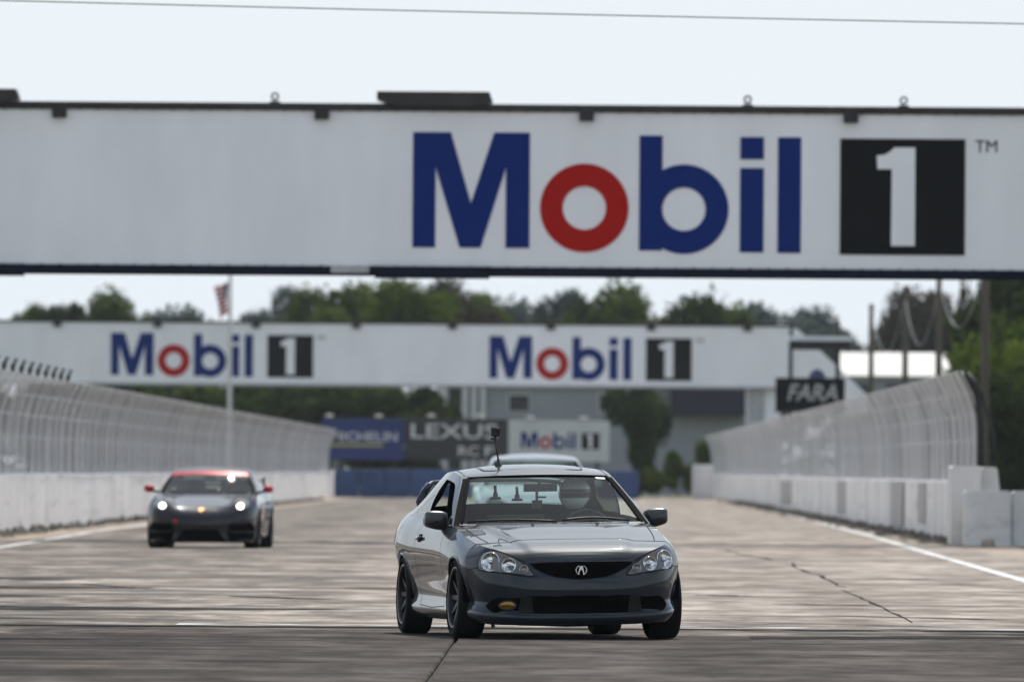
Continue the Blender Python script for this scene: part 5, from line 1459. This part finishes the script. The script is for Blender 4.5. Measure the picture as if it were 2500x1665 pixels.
def trunk_mesh(seed):
    g = random.Random(seed); mb = MB(); mb.tube([(0, 0, 0), (.02, .01, .25), (-.01, .0, .55), (.01, 0, .8)], [.045, .036, .025, .01], 8)
    for _ in range(6):
        a = g.uniform(0, 6.28); z = g.uniform(.25, .6); r = g.uniform(.3, .6)
        mb.tube([(0, 0, z), (r * .5 * math.cos(a), r * .5 * math.sin(a), z + .12), (r * math.cos(a), r * math.sin(a), z + .2)], [.02, .013, .006], 6)
    o = mb.build('trunk', M_bark, None, True); me = o.data; bpy.data.objects.remove(o); return me
TR = [trunk_mesh(1), trunk_mesh(2)]
def tree(px, ytop, wpx, dd, kind, label, group='trees beyond the far bridge', name='tree', base=None):
    p = P(px, ytop, dd); h = p.z; hw = wpx * dd / F / 2
    r = empty(name, (p.x, dd, 0), 0, label, 'tree' if name == 'tree' else 'shrub', group)
    var = random.randrange(3)
    c = bpy.data.objects.new('crown', crown(kind, var)); link(c, r); k_ = hw * 1.9; zc_ = h * 1.1 if (name != 'tree' or dd < 700) else max(1.9 * k_, .45 * h)
    c.scale = (k_, k_, zc_); c.location.z = max(0, h - .93 * zc_); c.rotation_euler = (0, 0, random.uniform(0, 6.3))
    t = bpy.data.objects.new('trunk', random.choice(TR)); link(t, r); k = max(.8, min(hw, h * .5)); t.scale = (k, k, h * .9)
    return r
specs = [
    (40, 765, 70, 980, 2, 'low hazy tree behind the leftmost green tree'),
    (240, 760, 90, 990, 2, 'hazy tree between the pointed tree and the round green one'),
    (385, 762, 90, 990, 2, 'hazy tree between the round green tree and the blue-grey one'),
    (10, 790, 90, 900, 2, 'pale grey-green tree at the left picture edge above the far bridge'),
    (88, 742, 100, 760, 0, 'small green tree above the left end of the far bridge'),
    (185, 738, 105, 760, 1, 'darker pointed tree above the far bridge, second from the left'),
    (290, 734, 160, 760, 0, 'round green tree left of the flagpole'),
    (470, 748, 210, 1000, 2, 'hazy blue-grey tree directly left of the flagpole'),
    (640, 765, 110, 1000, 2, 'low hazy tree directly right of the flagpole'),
    (730, 702, 120, 980, 2, 'tall thin hazy tree right of the flagpole'),
    (800, 728, 150, 770, 0, 'green tree at the left flank of the tall central clump'),
    (890, 688, 190, 760, 0, 'tall broad green tree left of the yellow-green one'),
    (1005, 676, 150, 750, 4, 'tallest yellow-green tree above the middle of the far bridge'),
    (1085, 682, 170, 755, 3, 'tall brownish tree right of the tallest green one'),
    (1175, 702, 130, 765, 0, 'green tree at the right flank of the tall central clump'),
    (1270, 742, 190, 1000, 2, 'hazy grey-green tree in the gap between the two big clumps'),
    (1400, 706, 120, 900, 2, 'hazy tall tree at the left of the right-hand clump'),
    (1430, 738, 190, 770, 1, 'dark green tree above the second logo'),
    (1520, 722, 210, 760, 0, 'broad dark green tree above the gap before the number panel'),
    (1660, 730, 200, 765, 1, 'dark green tree above the right number panel'),
    (1760, 745, 160, 800, 0, 'green tree near the right end of the far bridge'),
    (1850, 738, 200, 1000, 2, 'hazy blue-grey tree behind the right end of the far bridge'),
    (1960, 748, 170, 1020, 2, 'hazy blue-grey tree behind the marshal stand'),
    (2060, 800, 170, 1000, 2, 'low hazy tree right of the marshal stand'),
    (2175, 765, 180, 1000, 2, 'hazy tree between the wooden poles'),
    (2290, 700, 180, 900, 3, 'dark brownish tree behind the right-hand poles'),
    (2425, 660, 120, 620, 3, 'tall dark tree above the right fence end'),
    (2440, 760, 120, 520, 0, 'green tree behind the nearest wooden pole'),
    (2490, 640, 260, 540, 1, 'big dark green tree at the right picture edge'),
    (2500, 780, 240, 480, 4, 'bright green tree at the right picture edge in front of the dark one'),
    (2440, 930, 240, 470, 1, 'dark low tree at the right edge behind the white barriers'),
    (1565, 925, 118, 690, 1, 'dark dense tree between the small white billboard and the navy awning'),
]
for s_ in specs: tree(*s_)
for k, (px, yt, w, dd, kd) in enumerate(((360, 935, 260, 690, 1), (480, 930, 240, 690, 0), (610, 935, 240, 690, 1), (720, 935, 220, 690, 1), (830, 935, 240, 690, 1), (940, 935, 230, 690, 0), (1035, 938, 150, 690, 1), (230, 940, 240, 690, 1), (100, 930, 240, 690, 1))):
    tree(px, yt, w, dd, kd, ['dark shrub below the first letters of the left logo', 'green shrub just left of the flagpole foot', 'dark shrub just right of the flagpole foot', 'dark shrub below the left number panel', 'dark shrub above the blue billboard', 'green shrub above the charcoal billboard', 'narrow dark shrub next to the grey building', 'dark shrub behind the left fence, second from the left', 'dark shrub behind the left fence, leftmost'][k], 'shrubs under the far bridge', 'shrub')
for k, (px, yt, w, dd, kd) in enumerate(((1715, 1075, 62, 690, 4), (1655, 1110, 50, 685, 0), (1605, 1150, 60, 640, 0), (1545, 1165, 50, 640, 3))):
    tree(px, yt, w, dd, kd, ['bright green bush in front of the grey building', 'small green bush beside the dark dense tree', 'low green bush left of the white end block', 'low brownish bush just right of the coupe roof'][k], 'bushes at the far bend', 'bush')
# far wood behind everything
mb = MB()
vsW = []; nW_ = 14000; gW = np.random.default_rng(5)
xw = gW.uniform(-140, 140, nW_); zw = gW.uniform(0, 1, nW_) ** .8 * (6.2 + 1.6 * np.sin(xw * .13) + 1.1 * np.sin(xw * .37 + 1)); yw = gW.uniform(1090, 1130, nW_)
for x, y, z in zip(xw, yw, zw):
    a = random.uniform(0, 3.1); r = random.uniform(.3, .7); c_, s2 = math.cos(a) * r, math.sin(a) * r
    vsW += [(x - c_, y, z - s2 * .6), (x + s2, y + .3, z - c_ * .6), (x + c_, y, z + s2 * .6), (x - s2, y - .3, z + c_ * .6)]
o = mk('far_wood', vsW, [(4 * i, 4 * i + 1, 4 * i + 2, 4 * i + 3) for i in range(nW_)], LM[2]); tag(o, 'far haze-tinted wood along the horizon', 'wood', kind='stuff')

# ------------------------------------------------------------------ air
hz = MB().box(-320, 320, -20, 1300, -1.2, 24).build('haze', None)
hm = bpy.data.materials.new('summer haze'); hm.use_nodes = True; hn = hm.node_tree.nodes; hn.clear()
ho = hn.new('ShaderNodeOutputMaterial'); hv = hn.new('ShaderNodeVolumePrincipled'); hv.inputs['Color'].default_value = (.86, .93, 1.0, 1); hv.inputs['Density'].default_value = .000045; hv.inputs['Anisotropy'].default_value = .2
hm.node_tree.links.new(hv.outputs[0], ho.inputs['Volume']); hz.data.materials.append(hm); hz['kind'] = 'stuff'; hz['label'] = 'pale summer haze over the track'; hz['category'] = 'haze'
